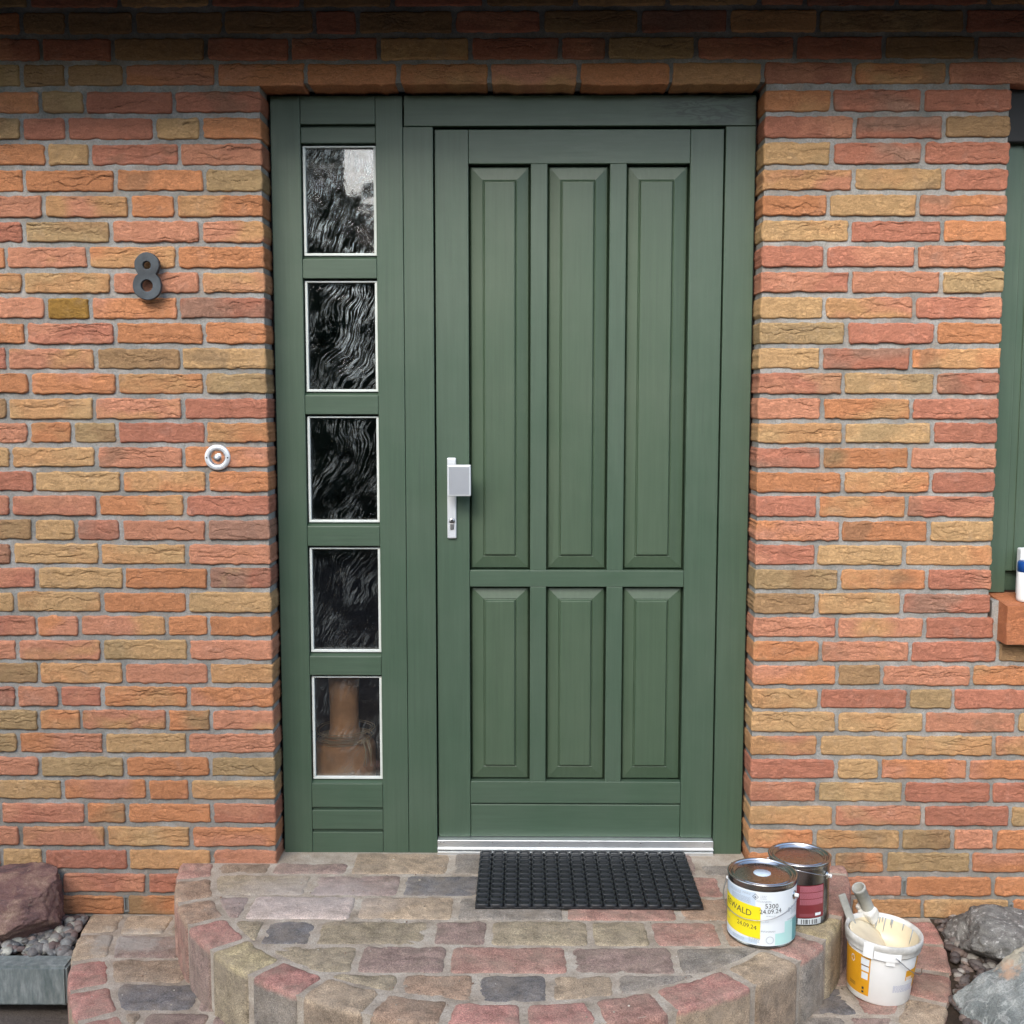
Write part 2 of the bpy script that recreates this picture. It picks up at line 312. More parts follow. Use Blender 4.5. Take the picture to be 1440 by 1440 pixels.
# ------------------------------------------------------------------ mesh helpers
class MB:
    def __init__(s): s.v = []; s.f = []; s.m = []; s.sm = []; s.c = []; s.hascol = False
    def add(s, verts, faces, mi=0, smooth=False, col=None):
        o = len(s.v); s.v += [tuple(p) for p in verts]
        s.f += [tuple(i + o for i in f) for f in faces]
        s.m += [mi] * len(faces); s.sm += [smooth] * len(faces)
        if col is not None: s.hascol = True
        s.c += [col if col is not None else (1, 1, 1, 1)] * len(verts)
        return s
    def bm(s, b, mi=0, smooth=False, col=None, mat=None):
        if mat is not None: b.transform(mat)
        b.verts.ensure_lookup_table(); b.verts.index_update()
        s.add([v.co[:] for v in b.verts], [[v.index for v in f.verts] for f in b.faces], mi, smooth, col); b.free(); return s
    def box(s, x0, x1, y0, y1, z0, z1, bev=0.0, mi=0, seg=2, mat=None, col=None):
        b = bmesh.new(); bmesh.ops.create_cube(b, size=1)
        for v in b.verts: v.co = ((x0 + x1) / 2 + v.co.x * (x1 - x0), (y0 + y1) / 2 + v.co.y * (y1 - y0), (z0 + z1) / 2 + v.co.z * (z1 - z0))
        if bev: bmesh.ops.bevel(b, geom=b.edges[:], offset=bev, segments=seg, profile=0.5, affect='EDGES')
        return s.bm(b, mi, False, col, mat)
    def lathe(s, prof, c=(0, 0, 0), n=48, mi=0, smooth=True, mat=None):
        vs = []; fs = []; k = len(prof)
        for i in range(n):
            a = 2 * math.pi * i / n
            for r, z in prof: vs.append(Vector((r * math.cos(a), r * math.sin(a), z)))
        for i in range(n):
            j = (i + 1) % n
            for q in range(k - 1): fs.append((i * k + q, j * k + q, j * k + q + 1, i * k + q + 1))
        if mat is not None: vs = [mat @ p for p in vs]
        vs = [(p[0] + c[0], p[1] + c[1], p[2] + c[2]) for p in vs]
        return s.add(vs, fs, mi, smooth)
    def tube(s, pts, r, n=8, mi=0, smooth=True, cap=True):
        pts = [Vector(p) for p in pts]; vs = []; fs = []
        rr = r if hasattr(r, '__len__') else [r] * len(pts)
        up = Vector((0.13, 0.21, 0.97))
        for i, p in enumerate(pts):
            t = (pts[min(i + 1, len(pts) - 1)] - pts[max(i - 1, 0)]).normalized()
            a = t.cross(up)
            if a.length < 0.05: a = t.cross(Vector((1, 0, 0)))
            a.normalize(); b = t.cross(a)
            for q in range(n):
                w_ = 2 * math.pi * q / n; vs.append(p + (a * math.cos(w_) + b * math.sin(w_)) * rr[i])
        for i in range(len(pts) - 1):
            for q in range(n): fs.append((i * n + q, i * n + (q + 1) % n, (i + 1) * n + (q + 1) % n, (i + 1) * n + q))
        if cap: fs.append(tuple(range(n))[::-1]); fs.append(tuple((len(pts) - 1) * n + q for q in range(n)))
        return s.add(vs, fs, mi, smooth)
    def build(s, name, mats, parent=None, weld=False, fixn=False):
        me = bpy.data.meshes.new(name); me.from_pydata(s.v, [], s.f); me.update()
        mats = mats if isinstance(mats, (list, tuple)) else [mats]
        for x in mats: me.materials.append(x if not isinstance(x, str) else M[x])
        me.polygons.foreach_set('material_index', s.m); me.polygons.foreach_set('use_smooth', s.sm)
        if s.hascol:
            a = me.attributes.new('col', 'FLOAT_COLOR', 'POINT'); a.data.foreach_set('color', np.array(s.c, dtype=np.float32).ravel())
        if fixn:
            b = bmesh.new(); b.from_mesh(me); bmesh.ops.recalc_face_normals(b, faces=b.faces); b.to_mesh(me); b.free()
        o = bpy.data.objects.new(name, me); COL.objects.link(o)
        if parent: o.parent = parent
        return o

def empty(name, loc=(0, 0, 0)):
    o = bpy.data.objects.new(name, None); COL.objects.link(o); o.location = loc; o.empty_display_size = 0.1; return o
def tag(o, label=None, cat=None, group=None, kind=None):
    for k, v in (('label', label), ('category', cat), ('group', group), ('kind', kind)):
        if v: o[k] = v
    return o
def adopt(child, parent):      # parts are modelled in world space; keep them there under an Empty that stands at the thing's base
    child.parent = parent; child.matrix_parent_inverse = Matrix.Translation(parent.location).inverted(); return child
def partb(mb, name, mats, root, fixn=False):
    o = mb.build(name, mats, None, fixn=fixn)
    return adopt(o, root) if root.type == 'EMPTY' else (setattr(o, 'parent', root) or o)

# numpy value noise
_rs = np.random.RandomState(11); _L = _rs.rand(256, 256)
def vn(x, y):
    xi = np.floor(x).astype(int); yi = np.floor(y).astype(int); fx = x - xi; fy = y - yi
    fx = fx * fx * (3 - 2 * fx); fy = fy * fy * (3 - 2 * fy)
    a = _L[xi & 255, yi & 255]; b = _L[(xi + 1) & 255, yi & 255]; c = _L[xi & 255, (yi + 1) & 255]; d = _L[(xi + 1) & 255, (yi + 1) & 255]
    return (a * (1 - fx) + b * fx) * (1 - fy) + (c * (1 - fx) + d * fx) * fy - 0.5
def fbm(x, y, o=4):
    s_ = 0; a = 1.0
    for i in range(o): s_ = s_ + a * vn(x * 2 ** i + 17 * i, y * 2 ** i + 9 * i); a *= 0.5
    return s_

# ------------------------------------------------------------------ brick wall
BC = {'O': (0.570, 0.245, 0.112), 'S': (0.560, 0.250, 0.148), 'R': (0.470, 0.188, 0.118), 'Y': (0.54, 0.335, 0.160),
      'B': (0.36, 0.220, 0.110), 'K': (0.43, 0.290, 0.145), 'M': (0.55, 0.300, 0.138), 'G': (0.33, 0.180, 0.040), 'P': (0.38, 0.205, 0.140)}
SECOND = {'O': 'OMSO', 'S': 'SORM', 'R': 'RSRP', 'Y': 'YYKM', 'B': 'BKBO', 'K': 'KYBK', 'M': 'YOSO', 'G': 'GGGG', 'P': 'RKPR'}
ROWS = []
ROWS = [
 (2.257,'A',[-0.502, -0.327, -0.093, 0.143, 0.256, 0.505, 0.733, 0.985, 1.216, 1.446, 1.823],'BBBBRBRBRMBR'),
 (2.1897,'A',[-0.57, -0.384, -0.141, 0.079, 0.309, 0.547, 0.781, 0.902, 1.131, 1.389, 1.617, 1.855],'RRBRRMRRKRRBR'),
 (2.1258,'A',[-0.507, -0.356, -0.115, 0.119, 0.359, 0.597, 0.829, 1.069, 1.306, 1.542, 1.784],'BBOOOMMOMRMR'),
 (2.0569,'S',[-0.461, -0.228],'BRR',[1.488, 1.722],'ORR'),
 (1.9901,'S',[-0.512, -0.281, -0.158],'RRYO',[1.548, 1.779],'RRB'),
 (1.9238,'S',[-0.567, -0.453, -0.217],'OYRR',[1.49, 1.727],'YRR'),
 (1.8568,'S',[-0.628, -0.388, -0.153],'OOOK',[1.548, 1.784],'MMR'),
 (1.7904,'S',[-0.581, -0.353, -0.231],'SSOM',[1.485, 1.719],'OMO'),
 (1.7244,'S',[-0.636, -0.404, -0.167],'RBSM',[1.544, 1.786],'MRO'),
 (1.6583,'S',[-0.686, -0.467, -0.231],'OSOO',[1.481, 1.719],'RRS'),
 (1.5919,'S',[-0.643, -0.407, -0.17],'OYSS',[1.547, 1.786],'SSY'),
 (1.5257,'S',[-0.585, -0.466, -0.231],'SGOR',[1.482, 1.719],'YMR'),
 (1.4594,'S',[-0.641, -0.402, -0.164],'OSOO',[1.541, 1.778],'KRO'),
 (1.3925,'S',[-0.694, -0.457, -0.227],'RMBY',[1.477, 1.715],'YPM'),
 (1.3263,'S',[-0.636, -0.402, -0.166],'OSOB',[1.537, 1.781],'SKR'),
 (1.2598,'S',[-0.698, -0.465, -0.227],'BMSR',[1.483, 1.721],'SMR'),
 (1.195,'S',[-0.526, -0.405, -0.167],'OKRM',[1.542, 1.779],'MYR'),
 (1.129,'S',[-0.696, -0.465, -0.229],'YYSO',[1.486, 1.72],'RBS'),
 (1.0634,'S',[-0.634, -0.398, -0.167],'RYOO',[1.543, 1.779],'OMR'),
 (0.998,'S',[-0.701, -0.465, -0.228],'RSMR',[1.48, 1.718],'ROR'),
 (0.9315,'S',[-0.526, -0.404, -0.172],'YRSP',[1.543, 1.778],'OOY'),
 (0.8659,'S',[-0.703, -0.465, -0.228],'OMYS',[1.478, 1.715],'RYO'),
 (0.8,'S',[-0.64, -0.401, -0.17],'RYOR',[1.543, 1.779],'KMR'),
 (0.7338,'S',[-0.701, -0.463, -0.23],'YMOY',[1.483, 1.712],'BMR'),
 (0.6676,'S',[-0.526, -0.288, -0.172],'SSOO',[1.539, 1.777],'SSR'),
 (0.6011,'S',[-0.701, -0.468, -0.23],'SMYS',[1.496, 1.74, 1.978],'OORB'),
 (0.5357,'S',[-0.643, -0.41, -0.175],'BMSY',[1.544, 1.665, 1.91],'SBSO'),
 (0.4703,'S',[-0.591, -0.471, -0.233],'SSMS',[1.498, 1.74, 1.862],'YRKR'),
 (0.4045,'S',[-0.532, -0.293, -0.172],'MSBS',[1.546, 1.786, 2.037],'YYSY'),
 (0.3389,'S',[-0.708, -0.471, -0.239],'YSYS',[1.498, 1.735, 1.978],'SYMM'),
 (0.2724,'S',[-0.652, -0.416, -0.178],'SKOK',[1.548, 1.669, 1.91],'RYSO'),
 (0.2065,'S',[-0.591, -0.355, -0.237],'YOOM',[1.499, 1.736, 1.977],'SYRR'),
 (0.1398,'S',[-0.53, -0.415, -0.177],'SBOS',[1.546, 1.79, 2.032],'MSRK'),
 (0.073,'S',[-0.714, -0.475, -0.238],'SSMO',[1.495, 1.734, 1.874],'MMKS'),
 (0.0062,'S',[-0.77, -0.653, -0.415, -0.181],'OYRMS',[1.548, 1.691, 1.929],'OBKS'),
 (-0.0618,'A',[-0.604, -0.366, -0.159, 0.1, 0.339, 0.597, 0.835, 1.092, 1.329, 1.565, 1.745, 1.993],'MSSOOOOOOSSOO'),
 (-0.127,'A',[-0.66, -0.426, -0.18, 0.059, 0.298, 0.537, 0.775, 1.013, 1.251, 1.409, 1.601, 1.8, 2.042],'OOBOOOOOOOOMMO'),
]

class Bricks:
    def __init__(s): s.V = []; s.F = []; s.Cc = []; s.K = []; s.n = 0
    def brick(s, x0, x1, z0, z1, ch, seed, step=0.003, face_y=0.0, depth=0.10, crack=True):
        rg = np.random.RandomState(seed)
        W = x1 - x0; H = z1 - z0
        nx = max(6, int(W / step)); nz = max(5, int(H / step))
        u = np.linspace(0, 1, nx + 1); t = np.linspace(0, 1, nz + 1)
        U, T = np.meshgrid(u, t); X = U * W; Z_ = T * H
        de = np.minimum(X, W - X); dz = np.minimum(Z_, H - Z_)
        # rounded corners
        Rr = rg.uniform(0.003, 0.011)
        ins = np.where(de < Rr, Rr - np.sqrt(np.maximum(0, Rr * Rr - (Rr - de) ** 2)), 0)
        Zc = (Z_ - H / 2) * (1 - 2 * ins * 0.8 / H) + H / 2
        ox, oz = rg.uniform(0, 200, 2)
        # ragged outline
        edge = np.exp(-np.minimum(de, dz) / 0.010)
        Xc = X + edge * 0.0036 * fbm(Z_ * 60 + ox, X * 12 + oz, 3)
        Zc = Zc + edge * 0.0042 * fbm(X * 45 + ox, Z_ * 30 + oz + 40, 4)
        # relief: positive = outwards
        h = 0.0028 * fbm(X * 12 + ox, Z_ * 22 + oz, 3) + 0.0012 * fbm(X * 90 + ox, Z_ * 130 + oz, 3)
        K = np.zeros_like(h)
        if crack and ch != 'G':
            n = rg.randint(3, 10) if W > 0.15 else rg.randint(1, 5)
            q0 = rg.rand()
            if q0 < 0.22: n = rg.randint(0, 2)
            roughf = rg.uniform(0.3, 1.0)
            for i in range(n):
                L = rg.uniform(0.15, 0.9) * W if i else rg.uniform(0.4, 1.0) * W
                a0 = rg.uniform(-0.1 * W, W - 0.6 * L)
                zc = H * (rg.beta(2.0, 1.1))
                q = (X - a0) / L
                path = zc + 0.016 * fbm(X * 26 + rg.uniform(0, 99), np.full_like(X, rg.uniform(0, 99)), 5) + rg.uniform(-0.10, 0.10) * (X - a0)
                env = np.clip(np.minimum(q, 1 - q) * 6, 0, 1) * (q > 0) * (q < 1) * (0.45 + 1.1 * np.abs(fbm(X * 30 + rg.uniform(0, 99), Z_ * 0 + 3, 2)))
                d = Zc - path; A = rg.uniform(0.38, 1.2) * (0.5 + 0.5 * roughf)
                wv = rg.uniform(0.0005, 0.0011)
                h = h + A * env * (-0.0034 * np.exp(-(d / wv) ** 2) + 0.0007 * np.exp(-np.abs(d - 0.002) / 0.005) * (d > 0) - 0.0006 * np.exp(-np.abs(d) / 0.006) * (d < 0))
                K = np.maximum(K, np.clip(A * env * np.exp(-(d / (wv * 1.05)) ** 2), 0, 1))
        eb = np.clip(1 - np.minimum(de, dz) / 0.005, 0, 1)
        h = h - 0.0034 * eb ** 2.4
        h = np.maximum(h, -0.0058 + 0.0012 * vn(X * 200 + ox, Z_ * 200 + oz))
        Yv = face_y - h
        # colour
        c1 = np.array(BC[ch]); c2 = np.array(BC[SECOND[ch][rg.randint(4)]])
        f = np.clip(0.5 + 2.2 * fbm(X * 9 + ox + 7, Z_ * 14 + oz, 3) + rg.uniform(-0.5, 0.3), 0, 1)[..., None]
        tone = rg.uniform(0.90, 1.08)
        C = (c1 * (1 - f) + c2 * f) * tone
        if rg.rand() < 0.12:    # sooty or pale kiln patch at one end
            g = np.clip(fbm(X * 14 + oz, Z_ * 20 + ox, 3) * 3 + (0.8 - np.abs(U - rg.rand()) * 4), 0, 1)[..., None]
            C = C * (1 - g * 0.4) + g * 0.4 * (np.array((0.17, 0.13, 0.085)) if rg.rand() < 0.6 else np.array((0.45, 0.30, 0.15)))
        Zc = Zc + z0; Xc = Xc + x0
        P = np.stack([Xc, Yv, Zc], -1).reshape(-1, 3); N = (nx + 1) * (nz + 1)
        idx = np.arange(N).reshape(nz + 1, nx + 1)
        F = np.stack([idx[:-1, :-1], idx[:-1, 1:], idx[1:, 1:], idx[1:, :-1]], -1).reshape(-1, 4)
        loop = np.concatenate([idx[0, :], idx[1:, -1], idx[-1, -2::-1], idx[-2:0:-1, 0]])
        m = len(loop); Lp = P[loop]
        rings = [Lp]; cen = np.array([(x0 + x1) / 2, 0, (z0 + z1) / 2])
        for j, yy in enumerate((0.012, 0.035, 0.06, depth)):
            q = Lp.copy(); q[:, 1] = yy; nz_ = 0.0012 * rg.randn(m, 1) * 0.5
            q[:, [0, 2]] += (q[:, [0, 2]] - cen[[0, 2]]) * nz_ * 4
            rings.append(q)
        base = s.n + N
        allP = np.concatenate([P] + rings[1:])
        prev = loop + s.n; FF = [F + s.n]
        for j in range(4):
            cur = base + j * m + np.arange(m)
            FF.append(np.stack([np.roll(prev, -1), prev, cur, np.roll(cur, -1)], -1)); prev = cur
        s.V.append(allP); s.F += FF
        Cf = C.reshape(-1, 3); s.Cc.append(np.concatenate([Cf] + [Cf[loop] * 0.92] * 4))
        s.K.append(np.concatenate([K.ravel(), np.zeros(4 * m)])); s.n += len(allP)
    def build(s, name, mats, parent=None, mort=None):
        V = np.concatenate(s.V).astype(np.float32); F = np.concatenate(s.F).astype(np.int32)
        C = np.concatenate(s.Cc); K = np.concatenate(s.K)
        mi = np.zeros(len(F), np.int32); sm = np.ones(len(F), bool)
        if mort:
            mv = np.array(mort.v, np.float32); mf = np.array(mort.f, np.int32) + len(V)
            V = np.concatenate([V, mv]); F = np.concatenate([F, mf]); C = np.concatenate([C, np.ones((len(mv), 3))]); K = np.concatenate([K, np.zeros(len(mv))])
            mi = np.concatenate([mi, np.ones(len(mf), np.int32)]); sm = np.concatenate([sm, np.zeros(len(mf), bool)])
        me = bpy.data.meshes.new(name); me.vertices.add(len(V)); me.vertices.foreach_set('co', V.ravel())
        me.loops.add(F.size); me.loops.foreach_set('vertex_index', F.ravel())
        me.polygons.add(len(F)); me.polygons.foreach_set('loop_start', np.arange(0, F.size, 4, dtype=np.int32))
        me.polygons.foreach_set('loop_total', np.full(len(F), 4, np.int32)) if hasattr(me.polygons[0], 'loop_total') and not me.polygons[0].bl_rna.properties['loop_total'].is_readonly else None
        me.update(calc_edges=True)
        me.polygons.foreach_set('material_index', mi); me.polygons.foreach_set('use_smooth', sm)
        for x in mats: me.materials.append(M[x])
        a = me.attributes.new('col', 'FLOAT_COLOR', 'POINT'); a.data.foreach_set('color', np.concatenate([C, np.ones((len(C), 1))], 1).astype(np.float32).ravel())
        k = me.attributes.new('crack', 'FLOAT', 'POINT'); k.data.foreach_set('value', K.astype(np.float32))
        o = bpy.data.objects.new(name, me); COL.objects.link(o)
        if parent: o.parent = parent
        return o

OL, OR = 0.0, 1.3128            # door opening
WL_, WR_ = 1.951, 3.25           # kitchen window opening
XMIN, XMAX = -2.1, 3.9
PITCH, GAP, BH = 0.0661, 0.0112, 0.0532
bk = Bricks(); seed = 400
def run(joints, cols, xa, xb, z, fine=True, cut=None):
    """bricks between xa and xb; joints listed inside the photographed stretch, bond continued beyond it"""
    global seed
    js = list(joints); cs = list(cols)
    while xa == XMIN and js[0] - xa > 0.16: js.insert(0, js[0] - (0.2365 if seed % 5 else 0.118)); cs.insert(0, rnd.choice('OSRYMOSBK')); seed += 1
    while xb == XMAX and xb - js[-1] > 0.245: js.append(js[-1] + (0.2365 if seed % 5 else 0.118)); cs.append(rnd.choice('OSRYMOSBK')); seed += 1
    ed = [xa - (GAP / 2 if xa in (XMIN,) else GAP / 2)] + js + [xb + GAP / 2]
    for i in range(len(ed) - 1):
        a, b = ed[i] + GAP / 2, ed[i + 1] - GAP / 2
        if b - a < 0.012: continue
        seed += 1
        inview = (b > -0.72 and a < 2.12)
        bk.brick(a + rnd.uniform(-0.0015, 0.0015) * (i > 0), b, z - BH / 2 + rnd.uniform(-0.0012, 0.0012), z + BH / 2 + rnd.uniform(-0.0012, 0.0012), cs[i] if i < len(cs) else 'O', seed,
                 0.0019 if inview else 0.008, -0.0016 + rnd.uniform(-0.0014, 0.0014))
zl = []
for k_, row in enumerate(ROWS):
    z = row[0]; n = k_ - 2; zl.append(z)
    if row[1] == 'A': run(row[2], row[3], XMIN, XMAX, z)
    else:
        run(row[2], row[3], XMIN, OL, z)
        if n <= 21 or n == 22:
            xb = WL_ if n < 22 else WL_ + 0.010
            run(row[4], row[5], OR, xb, z)
            run([WR_ + 0.12 + 0.06 * (n % 2)], 'OS', WR_, XMAX, z)
        else: run(row[4], row[5], OR, XMAX, z)
for i in range(1, 5):
    z = zl[0] + PITCH * i; x0 = 0.11 * (i % 2); run([x0, x0 + 0.2365], 'RBR', XMIN, XMAX, z)
    z = zl[-1] - PITCH * i
    if i < 4: run([x0, x0 + 0.2365], 'ROR', XMIN, XMAX, z)
TOPZ = zl[0] + PITCH * 4.5
mo = MB(); my = 0.0050
LZ = zl[2] - BH / 2 + 0.006
for x0, x1, z0, z1 in ((XMIN, OL - 0.004, zl[-1] - 0.24, LZ), (OR + 0.004, WL_ - 0.004, 0.2, LZ), (WR_ + 0.004, XMAX, 0.2, LZ),
                       (XMIN, XMAX, LZ, TOPZ), (WL_ - 0.004, WR_ + 0.004, 0.2, 0.642),
                       (OR + 0.004, XMAX, zl[-1] - 0.24, 0.2), (OL - 0.004, OR + 0.004, zl[-1] - 0.24, -0.035)):
    mo.box(x0, x1, my, 0.098, z0, z1)
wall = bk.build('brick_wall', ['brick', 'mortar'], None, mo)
tag(wall, 'house wall of rough orange, red and tan bricks with grey mortar around the green door', 'wall')
for vx, vz in ((-0.4238, -0.1224), (1.745, -0.0651), (2.0431, -0.1315)):
    v = MB(); hw, hh = 0.0072, 0.024
    v.box(vx - hw, vx - hw + 0.003, -0.0015, 0.02, vz - hh, vz + hh, 0.0006); v.box(vx + hw - 0.003, vx + hw, -0.0015, 0.02, vz - hh, vz + hh, 0.0006)
    v.box(vx - hw + 0.003, vx + hw - 0.003, -0.001, 0.02, vz + hh - 0.006, vz + hh, 0.0006); v.box(vx - hw + 0.003, vx + hw - 0.003, -0.001, 0.02, vz - hh, vz - hh + 0.006, 0.0006)
    for q in range(9): v.box(vx - hw + 0.003, vx + hw - 0.003, 0.002, 0.006, vz - hh + 0.008 + q * 0.004, vz - hh + 0.0095 + q * 0.004)
    fo = v.build('weep_vent', 'vent', wall)
    MB().box(vx - hw + 0.003, vx + hw - 0.003, 0.0068, 0.0074, vz - hh + 0.006, vz + hh - 0.006).build('slot', 'black', fo)

# ------------------------------------------------------------------ roof overhang above
roof = empty('roof_overhang', (0.65, -0.3, TOPZ))
tag(roof, 'dark roof overhang casting shade on the top of the wall', 'roof')
SOZ, SOD = 2.318, 0.37
b_ = MB()
for i in range(10):
    y1 = -0.004 - i * SOD / 10; b_.box(XMIN - 0.1, XMAX + 0.1, y1 - SOD / 10 + 0.004, y1, SOZ, SOZ + 0.018, 0.002)
partb(b_, 'soffit', 'soffit', roof)
b_ = MB(); b_.box(XMIN - 0.1, XMAX + 0.1, -SOD - 0.028, -SOD - 0.003, SOZ - 0.092, SOZ + 0.17, 0.003); partb(b_, 'shade_fascia', 'soffit', roof)  # unseen board, hung low to keep sky light off the top courses
b_ = MB(); pr_ = [(-SOD - 0.032 - 0.055 + 0.055 * math.cos(a), SOZ + 0.13 + 0.055 * math.sin(a)) for a in [math.pi + i * math.pi / 10 for i in range(11)]]
vs = []; fs = []
for X_ in (XMIN - 0.1, XMAX + 0.1):
    for yy, zz in pr_: vs.append((X_, yy, zz))
for i in range(10): fs.append((i, i + 1, 12 + i, 11 + i))
b_.add(vs, fs, 0, True); g_ = partb(b_, 'gutter', 'gutter', roof); md = g_.modifiers.new('thick', 'SOLIDIFY'); md.thickness = 0.002
b_ = MB(); b_.add([(XMIN - 0.1, -SOD - 0.06, SOZ + 0.17), (XMAX + 0.1, -SOD - 0.06, SOZ + 0.17), (XMAX + 0.1, 2.6, SOZ + 1.9), (XMIN - 0.1, 2.6, SOZ + 1.9),
                   (XMIN - 0.1, -SOD - 0.06, SOZ + 0.20), (XMAX + 0.1, -SOD - 0.06, SOZ + 0.20), (XMAX + 0.1, 2.6, SOZ + 1.93), (XMIN - 0.1, 2.6, SOZ + 1.93)],
                  [(0, 1, 2, 3), (4, 7, 6, 5), (0, 4, 5, 1), (3, 2, 6, 7), (0, 3, 7, 4), (1, 5, 6, 2)]); partb(b_, 'tiles', 'roof', roof)

# ------------------------------------------------------------------ rooms behind the openings
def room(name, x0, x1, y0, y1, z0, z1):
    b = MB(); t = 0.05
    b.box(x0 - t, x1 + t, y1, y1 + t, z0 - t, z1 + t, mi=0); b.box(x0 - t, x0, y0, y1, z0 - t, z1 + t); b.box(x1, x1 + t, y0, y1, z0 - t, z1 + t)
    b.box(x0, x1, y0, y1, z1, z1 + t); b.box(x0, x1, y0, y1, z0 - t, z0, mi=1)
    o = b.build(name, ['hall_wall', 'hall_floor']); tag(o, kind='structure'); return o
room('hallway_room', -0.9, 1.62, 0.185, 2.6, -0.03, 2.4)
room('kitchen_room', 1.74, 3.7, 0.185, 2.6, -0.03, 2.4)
b_ = MB(); Fz = 2.112          # wall returns between the wall leaf and the rooms
b_.box(-0.95, OL - 0.003, 0.102, 0.183, -0.05, 2.45); b_.box(OR + 0.003, WL_ - 0.003, 0.102, 0.183, -0.05, 2.45); b_.box(WR_ + 0.003, 3.75, 0.102, 0.183, -0.05, 2.45)
b_.box(OL - 0.003, OR + 0.003, 0.102, 0.183, Fz, 2.45); b_.box(WL_ - 0.003, WR_ + 0.003, 0.102, 0.183, Fz, 2.45); b_.box(WL_ - 0.003, WR_ + 0.003, 0.102, 0.183, -0.05, 0.70)
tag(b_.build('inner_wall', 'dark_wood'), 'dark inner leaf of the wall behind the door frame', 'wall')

# ------------------------------------------------------------------ entrance door with side light
door = empty('front_door', (0.66, 0.10, 0.0))
tag(door, 'green painted wooden front door with six raised panels and a narrow side light of five panes', 'door')
FY = 0.080; BK = 0.135
ZT, ZB = 2.0925, -0.0060
xA, xB, xC, xD, xE, xF = 0.0065, 0.0860, 0.2885, 0.3605, 0.4430, 0.0
def vbox(b, x0, x1, z0, z1, y0=FY, y1=BK, bev=0.0016): b.box(x0, x1, y0, y1, z0, z1, bev)
f = MB()       # outer frame of the leaf: left post, right post, head
vbox(f, 0.3620, 0.4425, ZB, 2.0115); vbox(f, 1.2275, 1.3070, ZB, 2.0115)
frame = partb(f, 'door_frame', 'gv', door)
f = MB(); vbox(f, 0.3650, 1.3063, 2.0128, ZT, FY - 0.001); partb(f, 'frame_head', 'gh', door)
# rebates, dark joint strips behind every gap
b_ = MB(); b_.box(-0.0005, 1.3133, FY + 0.022, BK + 0.004, ZT - 0.002, 2.1075); b_.box(-0.0005, xA + 0.001, FY + 0.022, BK + 0.004, ZB, ZT - 0.002)
b_.box(1.3062, 1.3133, FY + 0.022, BK + 0.004, ZB, ZT - 0.002); b_.box(0.352, 1.24, 0.128, 0.1345, ZB + 0.02, ZT - 0.01)
partb(b_, 'joint_seal', 'black', door)
# side light
sl = MB(); vbox(sl, xA, xB, ZB, ZT); vbox(sl, xC, 0.3608, ZB, ZT)
sidel = partb(sl, 'side_light', 'gv', door)
gz = [(1.9700, 1.6630), (1.6115, 1.2950), (1.2435, 0.9335), (0.8785, 0.5660), (0.5125, 0.1985)]
sr = MB(); vbox(sr, xB + 0.0006, xC - 0.0006, 2.0185, ZT); vbox(sr, xB + 0.0006, xC - 0.0006, 1.9705, 2.0120, FY + 0.006); sr.box(xB, xC, FY + 0.016, BK, 2.010, 2.020)
for i in range(4): vbox(sr, xB + 0.0006, xC - 0.0006, gz[i + 1][0], gz[i][1], FY + 0.0004)
vbox(sr, xB + 0.0006, xC - 0.0006, 0.1292, 0.1985, FY + 0.0004)
vbox(sr, xB + 0.0006, xC - 0.0006, 0.0645, 0.1205, FY + 0.0004); vbox(sr, xB + 0.0006, xC - 0.0006, ZB, 0.0560, FY + 0.0004)
sr.box(xB + 0.002, xC - 0.002, FY + 0.0095, BK - 0.01, 0.0540, 0.1310)
partb(sr, 'side_light_rails', 'gh', door)
for z1, z0 in gz:
    sd = MB(); o_ = 0.0035; t = 0.0068; y0, y1 = FY + 0.011, FY + 0.022
    xl, xr = xB + o_, xC - 0.0012
    # green glazing bead along right and bottom, pale seal all round
    sd.box(xl, xl + t, y0, y1, z0 + 0.010 + t, z1 - 0.006 - t * 0.6, 0.0012); sd.box(xr - t, xr, y0, y1, z0 + 0.010 + t, z1 - 0.006 - t * 0.6, 0.0012)
    sd.box(xl, xr, y0, y1, z0 + 0.010, z0 + 0.010 + t, 0.0012); sd.box(xl, xr, y0, y1, z1 - 0.006 - t * 0.6, z1 - 0.006, 0.0012)
    so = partb(sd, 'glazing_seal', 'seal', sidel)
    gb = MB(); gb.add([(xB, FY + 0.004, z0 - 0.001), (xC, FY + 0.004, z0 - 0.001), (xC, y1, z0 + 0.0095), (xB, y1, z0 + 0.0095), (xB, y1, z0 - 0.001), (xC, y1, z0 - 0.001)],
                      [(0, 1, 2, 3), (0, 4, 5, 1), (0, 3, 4), (1, 5, 2), (4, 3, 2, 5)])
    partb(gb, 'glazing_bead', 'gh', sidel)
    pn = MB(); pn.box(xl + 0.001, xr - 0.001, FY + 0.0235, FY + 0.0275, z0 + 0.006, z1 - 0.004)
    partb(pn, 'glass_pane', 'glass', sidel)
# leaf
LY = FY + 0.008; LB = 0.127
LX0, LX1, LZ0, LZ1 = 0.4465, 1.2240, 0.0405, 2.0060
sx0, sx1 = 0.5370, 1.1345
lf = MB(); lf.box(LX0, sx0, LY, LB, LZ0, LZ1, 0.0016); lf.box(sx1, LX1, LY, LB, LZ0, LZ1, 0.0016)
mu = [(0.7055, 0.7505), (0.9190, 0.9640)]
for a, b in mu: lf.box(a, b, LY + 0.0012, LB, 0.8092, 1.9165, 0.0016); lf.box(a, b, LY + 0.0012, LB, 0.2035, 0.7640, 0.0016)
leaf = partb(lf, 'door_leaf', 'gv', door)
lr = MB(); e = 0.0007
lr.box(sx0 + e, sx1 - e, LY + 0.0003, LB, 1.9160, LZ1, 0.0016); lr.box(sx0 + e, sx1 - e, LY + 0.0003, LB, 0.7635, 0.8097, 0.0016)
